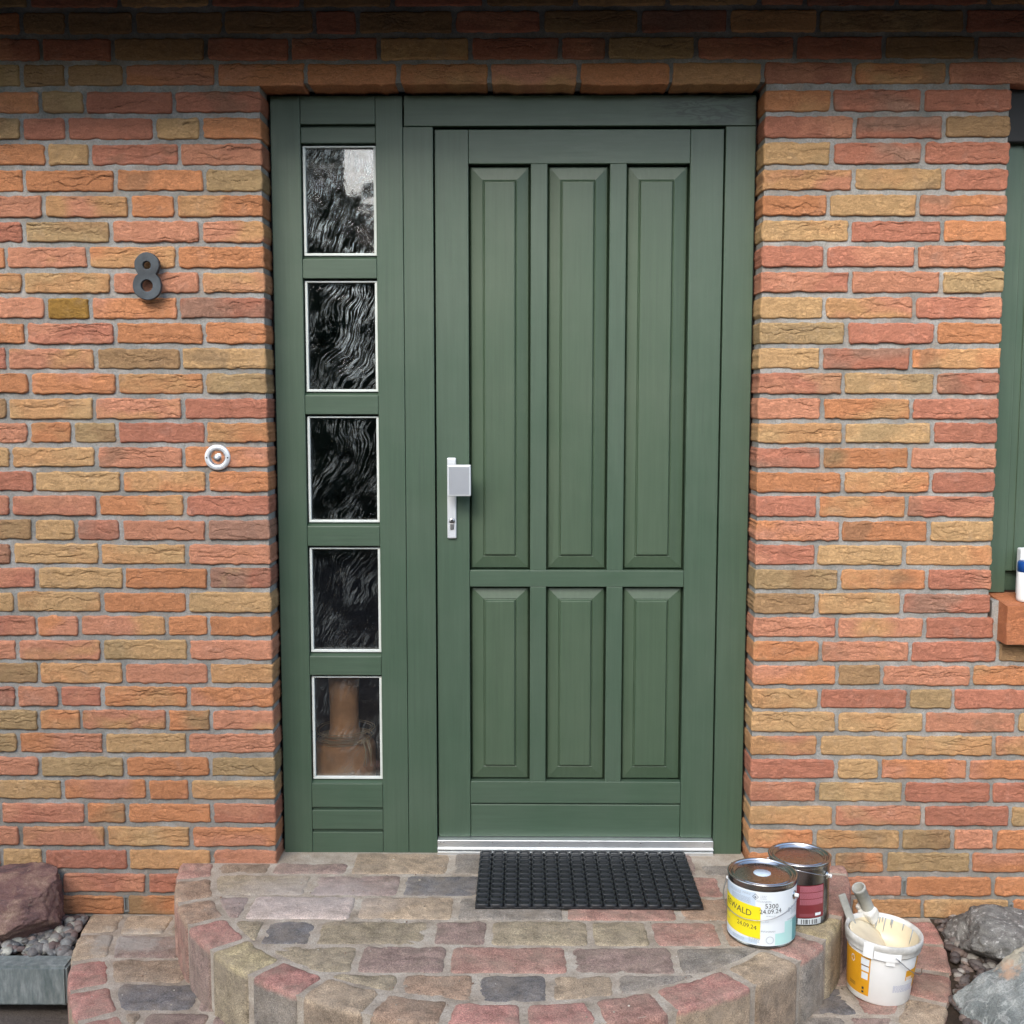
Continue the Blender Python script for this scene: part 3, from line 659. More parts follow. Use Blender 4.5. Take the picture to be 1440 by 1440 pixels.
lr.box(sx0 + e, sx1 - e, LY + 0.0003, LB, 0.1405, 0.2040, 0.0016)
lr.box(sx0 + e, sx1 - e, LY + 0.0030, LB - 0.001, LZ0, 0.1360, 0.0022); lr.box(sx0 + 0.001, sx1 - 0.001, LY + 0.010, LB - 0.002, 0.13, 0.145)
partb(lr, 'leaf_rails', 'gh', leaf)
def ring_panel(x0, x1, z0, z1, i0, i1, k0, k1, name, parent):
    """raised panel: outer rect, field rect inset (i0,i1 in x; k0 bottom,k1 top in z)"""
    P = MB(); lev = [((0.0, 0, 0, 0), 0.0300), ((0.004,) * 4, 0.0215), ((0.0065, 0.0065, 0.0065, 0.0065), 0.0180),
                     ((i0 - 0.0035, i1 - 0.0035, k0 - 0.0035, k1 - 0.0035), 0.0118), ((i0 - 0.0012, i1 - 0.0012, k0 - 0.0012, k1 - 0.0012), 0.0135),
                     ((i0, i1, k0, k1), 0.0128), ((i0 + 0.003, i1 + 0.003, k0 + 0.003, k1 + 0.003), 0.0065), ((i0 + 0.005, i1 + 0.005, k0 + 0.005, k1 + 0.005), 0.0060)]
    vs = []
    for (a, b, c, d), y in lev:
        vs += [(x0 + a, LY + y, z0 + c), (x1 - b, LY + y, z0 + c), (x1 - b, LY + y, z1 - d), (x0 + a, LY + y, z1 - d)]
    fs = []
    for i in range(len(lev) - 1):
        for q in range(4): fs.append((i * 4 + q, i * 4 + (q + 1) % 4, i * 4 + 4 + (q + 1) % 4, i * 4 + 4 + q))
    fs.append(tuple(len(vs) - 4 + q for q in range(4))); P.add(vs, fs)
    return partb(P, name, 'gp', parent)
cols_ = [(sx0, mu[0][0]), (mu[0][1], mu[1][0]), (mu[1][1], sx1)]
fld = [(0.5775, 0.6655), (0.7880, 0.8790), (1.0000, 1.0915)]
for (a, b), (c, d) in zip(cols_, fld):
    ring_panel(a + 0.0005, b - 0.0005, 0.8100, 1.9155, c - a, b - d, 0.041, 0.043, 'raised_panel', leaf)
    ring_panel(a + 0.0005, b - 0.0005, 0.2042, 0.7630, c - a, b - d, 0.043, 0.038, 'raised_panel', leaf)
# threshold
th = MB(); th.box(0.4440, 1.2260, FY - 0.014, LB, 0.0100, 0.0395, 0.0015); th.box(0.4440, 1.2260, FY - 0.020, FY - 0.010, 0.0125, 0.0165, 0.0008)
th.box(0.4440, 1.2260, FY - 0.016, LB, -0.0045, 0.0065, 0.0012); th.box(0.4440, 1.2260, FY - 0.006, LB, 0.0060, 0.0110)
tho = partb(th, 'threshold', 'alu_rail', door)
for X_ in (0.452, 0.462, 0.60, 0.735, 0.875, 1.02, 1.20):
    s_ = MB(); s_.lathe([(0.0, 0.0012), (0.0018, 0.001), (0.0024, 0)], (X_, FY - 0.0141, 0.0335), 10, mat=Matrix.Rotation(R(90), 4, 'X')); partb(s_, 'screw', 'steel', tho)
# handle
hp = MB(); hx0, hx1 = 0.4758, 0.5010; hp.box(hx0, hx1, LY - 0.009, LY, 0.9000, 1.1245, 0.0035, seg=3)
hpo = partb(hp, 'door_handle', 'alu', door)
kn = MB(); kx0, kx1, kz0, kz1 = 0.4800, 0.5440, 1.0225, 1.1080
kn.box(kx0 + 0.004, kx0 + 0.022, LY - 0.052, LY - 0.008, kz0 + 0.025, kz1 - 0.025, 0.003)
kn.box(kx0, kx1, LY - 0.066, LY - 0.046, kz0, kz1, 0.0030, seg=3); kn.box(kx0 + 0.0045, kx1 - 0.0045, LY - 0.0665, LY - 0.060, kz0 + 0.0045, kz1 - 0.0045, 0.0005, mi=1)
partb(kn, 'knob', ['alu', 'alu_face'], hpo)
cy_ = MB(); cy_.lathe([(0, 0.002), (0.0074, 0.002), (0.0086, 0.0)], (0.4890, LY - 0.0092, 0.9490), 24, mat=Matrix.Rotation(R(90), 4, 'X'))
cy_.box(0.4838, 0.4942, LY - 0.0112, LY - 0.0088, 0.9250, 0.9430, 0.0018)
cy_.box(0.4882, 0.4898, LY - 0.0118, LY - 0.0108, 0.9440, 0.9530, mi=1); cy_.lathe([(0, 0.0026), (0.0026, 0.0026), (0.0026, 0.0)], (0.4890, LY - 0.0092, 0.9520), 12, mi=1, mat=Matrix.Rotation(R(90), 4, 'X'))
partb(cy_, 'lock_cylinder', ['steel', 'dark_metal'], hpo)

# vase in the hall behind the lowest pane
vase = MB(); vc = (0.160, 0.218, -0.03)
vase.lathe([(0.0, 0.0), (0.080, 0.0), (0.087, 0.012), (0.090, 0.10), (0.0905, 0.300), (0.084, 0.312), (0.062, 0.318), (0.047, 0.326), (0.042, 0.36), (0.042, 0.44), (0.046, 0.51), (0.054, 0.545), (0.049, 0.55), (0.040, 0.51), (0.0, 0.49)], vc, 64)
vo = vase.build('terracotta_vase', 'terracotta'); tag(vo, 'tall brown terracotta vase bound with straw behind the lowest pane of the side light', 'vase')
st = MB()
for q in range(16):
    pts = []; ph = rnd.uniform(0, 6.28); r0 = rnd.uniform(0.050, 0.088); zc = 0.322 + rnd.uniform(-0.004, 0.028) * (1 if q < 6 else 0.3); amp = rnd.uniform(0.002, 0.010)
    for i in range(41):
        a = 2 * math.pi * i / 40; pts.append((vc[0] + (r0 + 0.004 * math.sin(3 * a + ph)) * math.cos(a), vc[1] + r0 * math.sin(a), vc[2] + zc + amp * math.sin(a + ph)))
    st.tube(pts, 0.0011, 5, cap=False)
for q in range(9):
    x = vc[0] + 0.080 + rnd.uniform(-0.012, 0.012); st.tube([(x - 0.03, vc[1] - 0.075, vc[2] + 0.325), (x - 0.01, vc[1] - 0.080, vc[2] + 0.335 + rnd.uniform(0, 0.01)), (x, vc[1] - 0.084, vc[2] + 0.31), (x + rnd.uniform(-0.01, 0.01), vc[1] - 0.084, vc[2] + 0.262)], 0.0012, 5)
st.build('straw_band', 'straw', vo)

# ------------------------------------------------------------------ kitchen window at the right edge
win = empty('kitchen_window', (2.6, 0.10, 0.74)); tag(win, 'green framed window with brick sill cut off by the right edge of the photo', 'window')
wf = MB(); wz0, wz1 = 0.752, 2.108
vbox(wf, WL_ + 0.004, 2.022, wz0, wz1); vbox(wf, 3.18, WR_ - 0.004, wz0, wz1); vbox(wf, 2.0225, 3.1795, wz0 + 0.001, wz0 + 0.055, FY + 0.030, BK); vbox(wf, 2.0225, 3.1795, 2.04, wz1 - 0.001, FY + 0.001)
partb(wf, 'window_frame', 'gv', win)
ws = MB(); a0, a1 = 2.024, 3.178
for x0, x1, z0, z1 in ((a0, a0 + 0.085, wz0 + 0.057, 2.038), (a1 - 0.085, a1, wz0 + 0.057, 2.038), (a0 + 0.0855, a1 - 0.0855, wz0 + 0.057, wz0 + 0.14), (a0 + 0.0855, a1 - 0.0855, 1.955, 2.038)):
    ws.box(x0, x1, FY + 0.012, BK - 0.004, z0, z1, 0.004)
ws.box(a0 + 0.022, a0 + 0.026, FY + 0.008, FY + 0.0125, wz0 + 0.06, 2.03, 0.001)
wso = partb(ws, 'window_sash', 'gv', win)
partb(MB().box(a0 + 0.083, a1 - 0.083, 0.112, 0.118, wz0 + 0.138, 1.957), 'glass_pane', 'clear', wso)
sh = MB(); sh.box(WL_ + 0.006, WR_ - 0.006, FY - 0.028, FY - 0.003, 1.962, 2.106, 0.004); partb(sh, 'shutter_box', 'black', win)
sb = Bricks(); xs_ = 1.9745; i = 0
# sill bricks laid on edge, each a rounded block
sm_ = MB()
while xs_ < WR_ + 0.03:
    wdt = 0.098; b = bmesh.new(); bmesh.ops.create_cube(b, size=1)
    for v in b.verts: v.co = (xs_ + wdt / 2 + v.co.x * wdt, 0.02 + v.co.y * 0.152, 0.686 + v.co.z * 0.104)
    bmesh.ops.subdivide_edges(b, edges=b.edges[:], cuts=9, use_grid_fill=True)
    for v in b.verts:
        if v.co.z > 0.70: v.co.z += 0.08 * (v.co.y + 0.056)
        n_ = mnoise.noise_vector(v.co * 28 + Vector((i * 3, 0, 0))); v.co += n_ * 0.0016
    cc = BC['ORSOSR'[i % 6]]; sm_.bm(b, 0, False, (*[c * (0.72 + 0.2 * rnd.random()) for c in cc], 1)); xs_ += wdt + 0.011; i += 1
for j in range(len(sm_.m)): pass
sill = partb(sm_, 'window_sill', 'brick', win)
k__ = MB(); k__.box(1.958, 1.976, 0.0036, 0.095, 0.634, 0.742); k__.box(1.980, WR_ + 0.03, -0.040, 0.095, 0.6425, 0.728); partb(k__, 'sill_mortar', 'mortar', win)
jar = empty('glue_jar', (2.060, -0.003, 0.742)); tag(jar, 'white tub with a blue screw lid standing on the brick window sill', 'jar')
J = MB(); J.lathe([(0, 0), (0.036, 0), (0.0385, 0.002), (0.039, 0.010), (0.038, 0.080), (0.034, 0.084)], (2.060, -0.003, 0.7425), 40); partb(J, 'jar_body', 'white', jar)
J = MB(); J.lathe([(0.0375, 0.080), (0.0385, 0.0805), (0.0385, 0.104), (0.036, 0.108), (0, 0.108)], (2.060, -0.003, 0.7425), 40); partb(J, 'lid', 'blue', jar)
cx_ = MB(); cx_.box(2.0445, 2.115, 0.038, 0.066, 0.7505, 0.880, 0.004); co_ = cx_.build('cardboard_box', 'paper')
tag(co_, 'small white carton standing behind the blue-lidded tub', 'carton')
cx_ = MB(); cx_.box(2.047, 2.112, 0.0372, 0.0384, 0.80, 0.815); cx_.build('printed_band', 'ink_blue', co_)

# ------------------------------------------------------------------ house number 8
def figure8():
    cu_ = bpy.data.curves.new('n', 'CURVE'); cu_.dimensions = '2D'; cu_.fill_mode = 'BOTH'; cu_.extrude = 0.0055; cu_.bevel_depth = 0.0018; cu_.bevel_resolution = 2; cu_.resolution_u = 6
    c1, r1, c2, r2_ = 0.0285, 0.0312, -0.0250, 0.0360
    pts = []
    for i in range(120):
        a = 2 * math.pi * i / 120; d = Vector((math.sin(a), math.cos(a))); best = 0
        # distance along ray from the waist to the union of both lobes
        o = Vector((0, 0.004)); lo = 0
        for s__ in range(1, 160):
            p = o + d * s__ * 0.0005
            k = 0.006; d1 = math.hypot(p.x, p.y - c1) - r1; d2 = math.hypot(p.x, p.y - c2) - r2_
            hh = max(0, min(1, 0.5 + 0.5 * (d2 - d1) / k)); sd_ = d2 * (1 - hh) + d1 * hh - k * hh * (1 - hh)
            if sd_ < 0: lo = s__ * 0.0005
            else: break
        pts.append(o + d * lo)
    def spl(pp):
        s2 = cu_.splines.new('POLY'); s2.points.add(len(pp) - 1); s2.use_cyclic_u = True
        for q, p in enumerate(pp): s2.points[q].co = (p[0], p[1], 0, 1)
    spl([p + Vector((mnoise.noise(Vector((p.x * 90, p.y * 90, 0))), mnoise.noise(Vector((p.x * 90, p.y * 90, 5))))) * 0.0009 for p in pts])
    for cz_, rr_ in ((0.0278, 0.0122), (-0.0250, 0.0172)): spl([(rr_ * math.cos(2 * math.pi * i / 40), cz_ + rr_ * math.sin(2 * math.pi * i / 40)) for i in range(40)][::-1])
    o = bpy.data.objects.new('tmp', cu_); COL.objects.link(o); dg = bpy.context.evaluated_depsgraph_get()
    me = bpy.data.meshes.new_from_object(o.evaluated_get(dg)); bpy.data.objects.remove(o); return me
me8 = figure8(); me8.materials.clear(); me8.materials.append(M['slate'])
num = bpy.data.objects.new('house_number', me8); COL.objects.link(num); num.rotation_euler = (R(90), R(1.5), 0); num.location = (-0.3033, -0.022, 1.6068)
tag(num, 'dark slate house number 8 fixed to the brick wall left of the door', 'house number')
for zz in (0.004,):
    pin = MB(); pin.tube([(0, 0.004, 0.0), (0, 0.004, -0.028)], 0.004, 8); pin.build('fixing_pin', 'dark_metal', num)

# ------------------------------------------------------------------ door bell
bell = empty('door_bell', (-0.1354, 0, 1.1292)); tag(bell, 'round chrome door bell push on the brick wall beside the side light', 'door bell')
RX = Matrix.Rotation(R(90), 4, 'X')
b_ = MB(); b_.lathe([(0.0345, -0.004), (0.0345, 0.004), (0.0325, 0.0065), (0.0235, 0.0075), (0.0215, 0.006)], (-0.1354, -0.002, 1.1292), 64, mat=RX); partb(b_, 'bell_plate', 'alu', bell)
b_ = MB(); b_.lathe([(0.0222, 0.0066), (0.0205, 0.0025), (0.0165, -0.0010), (0.0145, -0.0005), (0.0, 0.0035)], (-0.1354, -0.002, 1.1292), 64, mat=RX); partb(b_, 'bell_dish', 'steel', bell)
b_ = MB(); b_.lathe([(0.0, 0.0115), (0.0045, 0.011), (0.0062, 0.009), (0.0062, 0.002)], (-0.1354, -0.002, 1.1292), 32, mat=RX); partb(b_, 'push_button', 'alu', bell)
for sx in (-1, 1):
    b_ = MB(); b_.lathe([(0, 0.0082), (0.0016, 0.008), (0.0022, 0.0068)], (-0.1354 + sx * 0.0282, -0.002, 1.1285), 12, mat=RX); partb(b_, 'screw', 'dark_metal', bell)

# ------------------------------------------------------------------ front steps
SC = {'P': (0.205, 0.150, 0.130), 'T': (0.290, 0.228, 0.160), 'G': (0.185, 0.170, 0.148), 'D': (0.105, 0.103, 0.104), 'R': (0.265, 0.155, 0.126),
      'O': (0.240, 0.205, 0.142), 'B': (0.220, 0.170, 0.122), 'K': (0.32, 0.25, 0.215), 'W': (0.36, 0.30, 0.265), 'C': (0.300, 0.155, 0.130), 'L': (0.295, 0.250, 0.150), 'E': (0.265, 0.185, 0.130)}
SC = {k: (v[0] * 1.27, v[1] * 1.22, v[2] * 1.18) for k, v in SC.items()}
def clip(poly, cl):
    out = poly
    for i in range(len(cl)):
        a, b = cl[i], cl[(i + 1) % len(cl)]; inp = out; out = []
        if not inp: break
        def side(p): return (b[0] - a[0]) * (p[1] - a[1]) - (b[1] - a[1]) * (p[0] - a[0])
        for j in range(len(inp)):
            p, q = inp[j], inp[(j + 1) % len(inp)]; sp_, sq = side(p), side(q)
            if sp_ >= 0: out.append(p)
            if (sp_ >= 0) != (sq >= 0):
                t = sp_ / (sp_ - sq); out.append((p[0] + t * (q[0] - p[0]), p[1] + t * (q[1] - p[1])))
    return out
def area(p): return 0.5 * sum(p[i][0] * p[(i + 1) % len(p)][1] - p[(i + 1) % len(p)][0] * p[i][1] for i in range(len(p)))
def resample(p, st_):
    out = []
    for i in range(len(p)):
        a = Vector(p[i]); b = Vector(p[(i + 1) % len(p)]); L = (b - a).length; n = max(1, int(L / st_))
        for k in range(n): out.append(a + (b - a) * k / n)
    return out
def block(mb, poly, ztop, zbot, col, round_=0.010, sd=0, side_col=None):
    """one stone: worn rounded top, rough sides"""
    if area(poly) < 0: poly = poly[::-1]
    if area(poly) < 0.0006: return
    pts = resample(poly, 0.009); n = len(pts); c = sum(pts, Vector((0, 0))) / n
    # soften the corners
    for it in range(2): pts = [(pts[i - 1] + pts[i] * 2 + pts[(i + 1) % n]) / 4 for i in range(n)]
    zo = rnd.uniform(-0.0016, 0.0016); tilt = (rnd.uniform(-0.012, 0.012), rnd.uniform(-0.012, 0.012))
    rings = [(0.0, None), (0.0, -round_ * 1.3), (0.0015, -round_ * 0.62), (0.0045, -round_ * 0.22), (0.010, -0.0004), (0.020, 0.0006)]
    vs = []; cs_ = []; lo = Vector(c)
    for k, (ins, dz) in enumerate(rings):
        for i, p in enumerate(pts):
            d = (lo - p); L = max(d.length, 1e-5); q = p + d / L * min(ins, L * 0.55)
            nn = mnoise.noise_vector(Vector((q.x * 38, q.y * 38, sd * 3.1))) * 0.0036 + mnoise.noise_vector(Vector((q.x * 130, q.y * 130, sd))) * 0.0022
            z = zbot if dz is None else ztop + dz + zo + tilt[0] * (q.x - c.x) + tilt[1] * (q.y - c.y) + nn.z * 0.7
            f_ = 1.0 if k > 3 else 0.8
            vs.append((q.x + nn.x * f_, q.y + nn.y * f_, z)); 
    fs = []
    for k in range(len(rings) - 1):
        for i in range(n): fs.append((k * n + i, k * n + (i + 1) % n, (k + 1) * n + (i + 1) % n, (k + 1) * n + i))
    top = (len(rings) - 1) * n
    vs.append((c.x, c.y, ztop + zo + 0.0008)); ce = len(vs) - 1
    for i in range(n): fs.append((top + i, top + (i + 1) % n, ce))
    o = len(mb.v); mb.add(vs, fs, 0, True, (*col, 1))
    if side_col is not None:
        for i in range(o, o + 2 * n): mb.c[i] = (*side_col, 1)
    # tonal drift across the stone
    h1 = rnd.uniform(0.75, 1.2); a_ = rnd.uniform(0, 6.28)
    for i in range(o, len(mb.v)):
        x, y, z = mb.v[i]; t = 0.5 + 0.5 * math.sin((x * math.cos(a_) + y * math.sin(a_)) * 22 + sd); cc = mb.c[i]
        mb.c[i] = tuple(cc[j] * (1 + (h1 - 1) * t) for j in range(3)) + (1,)

def step(name, cen, r_out, ztop, zbot, rows, joints_deg, bcols, scols, label, wall_y=-0.001, door_recess=False):
    cx, cy = cen; r_in = r_out - 0.105
    full = [(cx + r_out * 0.9985 * math.cos(2 * math.pi * i / 128), cy + r_out * 0.9985 * math.sin(2 * math.pi * i / 128)) for i in range(128)]
    inner = [(cx + r_in * math.cos(2 * math.pi * i / 128), cy + r_in * math.sin(2 * math.pi * i / 128)) for i in range(128)]
    halfp = [(-9, -9), (9, -9), (9, wall_y), (-9, wall_y)]
    core = MB(); cp = clip([(cx + (r_out - 0.006) * math.cos(2 * math.pi * i / 128), cy + (r_out - 0.006) * math.sin(2 * math.pi * i / 128)) for i in range(128)], halfp)
    n = len(cp); zt = ztop - 0.0028
    core.add([(p[0], p[1], zbot) for p in cp] + [(p[0], p[1], zt) for p in cp], [(i, (i + 1) % n, n + (i + 1) % n, n + i) for i in range(n)] + [tuple(n + i for i in range(n)), tuple(range(n))[::-1]])
    if door_recess: core.box(OL + 0.001, OR - 0.001, wall_y - 0.002, 0.17, zbot, zt - 0.0006)
    co = partb(core, name, 'sand', steps)
    pv = MB(); sd = 0
    for (y1, y0, xs2, cs2) in rows:
        ed = list(xs2)
        for i in range(len(ed) - 1):
            g = 0.0068; yy1 = y1 - g * 0.75; yy0 = y0 + g * 0.75
            poly = [(ed[i] + g, yy0), (ed[i + 1] - g, yy0), (ed[i + 1] - g, yy1), (ed[i] + g, yy1)]
            if yy1 < wall_y + 0.001: poly = clip(poly, inner)
            else:
                poly = clip(poly, inner) if not (ed[i] > OL and ed[i + 1] < OR) else poly
                if ed[i] < OL or ed[i + 1] > OR: poly = clip(poly, [(-9, -9), (9, -9), (9, wall_y - 0.004), (-9, wall_y - 0.004)])
            sd += 1
            if len(poly) > 2: block(pv, poly, ztop, ztop - 0.03, SC[cs2[i % len(cs2)]], 0.0055, sd)
    partb(pv, 'paving_setts', 'sett', co)
    br = MB(); J_ = joints_deg
    for i in range(len(J_) - 1):
        g = 0.0062 / r_out; a0, a1 = R(J_[i]) + g, R(J_[i + 1]) - g; poly = []
        for k in range(5): a = a0 + (a1 - a0) * k / 4; poly.append((cx + r_out * math.cos(a), cy + r_out * math.sin(a)))
        gi = 0.0062 / r_in; b0, b1 = R(J_[i]) + gi, R(J_[i + 1]) - gi
        for k in range(5): a = b1 + (b0 - b1) * k / 4; poly.append((cx + (r_in + 0.009) * math.cos(a), cy + (r_in + 0.009) * math.sin(a)))
        poly = clip(poly, [(-9, -9), (9, -9), (9, wall_y - 0.003), (-9, wall_y - 0.003)]) if area(poly) > 0 else clip(poly[::-1], [(-9, -9), (9, -9), (9, wall_y - 0.003), (-9, wall_y - 0.003)])
        sd += 1
        if len(poly) > 2: block(br, poly, ztop + 0.001, zbot, SC[bcols[i % len(bcols)]], 0.014, sd + 50, SC[scols[i % len(scols)]])
    partb(br, 'border_stones', 'sett', co)
    return co
steps = empty('front_steps', (0.657, -0.4, -0.30)); tag(steps, 'two rounded entrance steps of worn red, olive and grey stone setts below the green door', 'steps')
yr = (0.064, -0.077, -0.212, -0.348, -0.479, -0.611, -0.738, -0.85)
rows_u = [
 (0.074, yr[1], [-0.26, *(-0.005, 0.21, 0.488, 0.735, 0.972, 1.17, 1.328), 1.56], 'BPTGRPGB'),
 (yr[1], yr[2], [-0.26, *(-0.145, 0.121, 0.365, 0.62, 0.865, 1.219, 1.375), 1.56], 'BOPDGRGP'),
 (yr[2], yr[3], [-0.22, *(-0.104, -0.014, 0.262, 0.516, 0.792, 1.077, 1.236, 1.345), 1.56], 'BPWTGREPR'),
 (yr[3], yr[4], [-0.16, *(-0.032, 0.054, 0.186, 0.465, 0.605, 0.85, 0.994, 1.165, 1.315), 1.50], 'POD' + 'OPOORER'),
 (yr[4], yr[5], [-0.05, *(0.071, 0.304, 0.514, 0.793, 1.039, 1.269), 1.4], 'OOPRPGB'),
 (yr[5], yr[6], [0.05, *(0.25, 0.413, 0.583, 0.745, 0.892, 1.115), 1.3], 'TOEDTGB'),
 (yr[6], yr[7], [0.2, *(0.426, 0.634, 0.857), 1.1], 'BRTG')]
ju = (193.5177, 202.4873, 211.1961, 220.7749, 231.0318, 240.5753)
ju = [174.0] + list(ju) + [251.0, 261.5, 272.0, 282.0, 292.0] + list((305.5089, 315.7384, 324.1485, 332.907)) + [350.0, 362.0]
UC = (0.657, 0.096)
step('upper_step', UC, 0.930, 0.0, -0.155, rows_u, ju, 'REECLCTECCRCTRLRRR', 'RRRPOGBBERRTBGOPRR', '', door_recess=True)
rows_l = []
yy = -0.006; k_ = 0
for hgt in (0.12, 0.13, 0.125, 0.13, 0.13, 0.135, 0.13, 0.13, 0.13):
    x = -0.72 + 0.05 * (k_ % 3); xs3 = [x]
    while x < 2.0: x += rnd.choice((0.16, 0.22, 0.25)); xs3.append(x)
    rows_l.append((yy, yy - hgt, xs3, rnd.choice(('OTBKPPTGRGBP', 'OBPPGDTRRGPB', 'TPDPROGBPDRT')))); yy -= hgt; k_ += 1
jl = [174 + i * 7.6 for i in range(26)]
step('lower_step', (0.650, 0.060), 1.175, -0.150, -0.315, rows_l, jl, 'TTTCCCRPTOCRTPRCTRPRTRRCTTT', 'RRPRTDBPRTPRGRPTRRRTRGRRR', '')
# skim of mortar under the wall foot and door frame
b_ = MB(); b_.box(OL + 0.001, OR - 0.001, 0.060, FY + 0.03, -0.02, -0.0072, 0.004)
partb(b_, 'mortar_fillet', 'cement', steps)

# ------------------------------------------------------------------ ground
b_ = MB(); b_.add([(-60, -60, -0.305), (60, -60, -0.305), (60, 60, -0.305), (-60, 60, -0.305)], [(0, 1, 2, 3)]); tag(b_.build('ground', 'paved'), kind='structure')
for nm, x0, x1, y0 in (('soil_bed', -2.2, -0.30, -0.20), ('soil_bed', 1.55, 4.2, -1.2)):
    b_ = MB(); nx, ny = 40, 16; vs = []; 
    for j in range(ny + 1):
        for i in range(nx + 1):
            x = x0 + (x1 - x0) * i / nx; y = y0 + (-0.001 - y0) * j / ny
            z = -0.178 + 0.02 * (j / ny) + 0.008 * mnoise.noise(Vector((x * 9, y * 9, 0)))
            vs.append((x, y, z))
    n0 = len(vs)
    b_.add(vs, [(j * (nx + 1) + i, j * (nx + 1) + i + 1, (j + 1) * (nx + 1) + i + 1, (j + 1) * (nx + 1) + i) for j in range(ny) for i in range(nx)], 0, True)
    b_.box(x0, x1, y0 - 0.001, -0.002, -0.31, -0.19)
    tag(b_.build(nm, 'soil'), kind='structure')
paths = [(-2.1 + i * 0.0, 0) for i in range(1)]
# edging block
eb_ = MB(); b = bmesh.new(); bmesh.ops.create_cube(b, size=1)
for v in b.verts: v.co = (-0.985 + v.co.x * 1.0, -0.243 + v.co.y * 0.066, -0.2175 + v.co.z * 0.105)
bmesh.ops.bevel(b, geom=b.edges[:], offset=0.006, segments=2, affect='EDGES')
eb_.bm(b, 0); ebo = eb_.build('edging_block', 'concrete'); tag(ebo, 'grey weathered concrete edging kerb holding back the pebbles left of the steps', 'kerb')

# ------------------------------------------------------------------ boulders and pebbles
def boulder(name, c, s, sd, mat, label, cuts=9, rot=0.0, sub=6, rough=0.16, boxy=0.0, planes=()):
    b = bmesh.new(); bmesh.ops.create_icosphere(b, subdivisions=sub, radius=1)
    rg = random.Random(sd); pl = []
    for q_ in planes: pl.append((Vector(q_[:3]).normalized(), q_[3]))
    for i in range(cuts):
        d = Vector((rg.gauss(0, 1), rg.gauss(0, 1), rg.gauss(0, 0.8))).normalized(); pl.append((d, rg.uniform(0.56, 0.84)))
    for v in b.verts:
        p = v.co.copy(); mx_ = max(abs(p.x), abs(p.y), abs(p.z)); p *= 1 + boxy * (min(1 / mx_, 1.5) - 1); p *= 1 + rough * mnoise.noise(p * 1.3 + Vector((sd, 0, 0)))
        for d, k in pl:
            t = p.dot(d) - k
            if t > 0: p -= d * t * 0.97
        p *= 1 + 0.050 * mnoise.noise(p * 4 + Vector((sd, 3, 0))) + 0.028 * mnoise.noise(p * 11 + Vector((0, sd, 0))) + 0.016 * mnoise.noise(p * 26) + 0.008 * mnoise.noise(p * 60)
        p = Vector((p.x * s[0], p.y * s[1], p.z * s[2])); p = Matrix.Rotation(rot, 3, 'Z') @ p; v.co = p + Vector(c)
    o = MB().bm(b, 0, True).build(name, mat); tag(o, label, 'boulder', 'boulders beside the steps'); return o
boulder('boulder', (-0.722, -0.100, -0.093), (0.182, 0.108, 0.104), 3, 'rock_red', 'reddish brown boulder on the pebbles left of the steps', 2, 0.03, boxy=0.45, planes=((0.05, -0.25, 1, 0.66), (1, -0.15, 0.2, 0.80), (-0.15, -1, 0.35, 0.70), (0.55, -0.6, -0.5, 0.78), (0.75, -0.75, 0.25, 0.84), (-0.5, -0.7, 0.6, 0.82), (0.2, 0.2, -1, 0.75), (-1, 0, 0.1, 0.85)))
boulder('boulder', (2.060, -0.20, -0.145), (0.240, 0.165, 0.100), 8, 'rock_grey', 'dark grey speckled boulder against the wall right of the steps', 7, -0.2, boxy=0.35)
boulder('boulder', (1.905, -0.50, -0.165), (0.185, 0.175, 0.205), 21, 'rock_green', 'green-grey boulder with a mossy patch in front of the grey boulder', 7, 0.3, boxy=0.25, planes=((-0.3, -0.8, 0.6, 0.78), (-0.95, -0.2, 0.3, 0.82)))
def pebbles(name, pts, sizes, cols, label):
    mb = MB()
    ico = bmesh.new(); bmesh.ops.create_icosphere(ico, subdivisions=1 if name == 'grit' else 2, radius=1); iv = [v.co.copy() for v in ico.verts]; iff = [[v.index for v in f.verts] for f in ico.faces]; ico.free()
    for i, (p, s_) in enumerate(zip(pts, sizes)):
        rot = Matrix.Rotation(rnd.uniform(0, 6.28), 3, 'Z') @ Matrix.Rotation(rnd.uniform(-0.5, 0.5), 3, 'X')
        sc = Vector((s_ * rnd.uniform(0.8, 1.35), s_ * rnd.uniform(0.7, 1.0), s_ * rnd.uniform(0.45, 0.8)))
        vs = []
        for v in iv:
            q = v * (1 + 0.22 * mnoise.noise(v * 1.4 + Vector((i * 2.3, 0, 0)))); q = rot @ Vector((q.x * sc.x, q.y * sc.y, q.z * sc.z)); vs.append(q + Vector(p))
        c = rnd.choice(cols); t = rnd.uniform(0.75, 1.25); mb.add(vs, iff, 0, True, (c[0] * t, c[1] * t, c[2] * t, 1))
    o = mb.build(name, 'pebble'); tag(o, label, 'gravel', None, 'stuff'); return o
def scatter(n, x0, x1, y0, y1, z0, zn, s0, s1, ok=lambda x, y: True):
    P_, Q = [], []
    while len(P_) < n:
        x, y = rnd.uniform(x0, x1), rnd.uniform(y0, y1)
        if not ok(x, y): continue
        s_ = rnd.uniform(s0, s1) ** 1.0; P_.append((x, y, z0 + (y - y0) / (y1 - y0) * 0.020 + rnd.uniform(0, zn))); Q.append(s_)
    return P_, Q
outl = lambda x, y: (x - 0.65) ** 2 + (y - 0.06) ** 2 > 1.185 ** 2
GC = [(0.15, 0.14, 0.13), (0.22, 0.21, 0.19), (0.10, 0.10, 0.10), (0.19, 0.15, 0.13), (0.12, 0.085, 0.075), (0.30, 0.29, 0.24), (0.17, 0.17, 0.16)]
p1, q1 = scatter(620, -1.3, -0.49, -0.205, -0.012, -0.176, 0.012, 0.007, 0.017, outl)
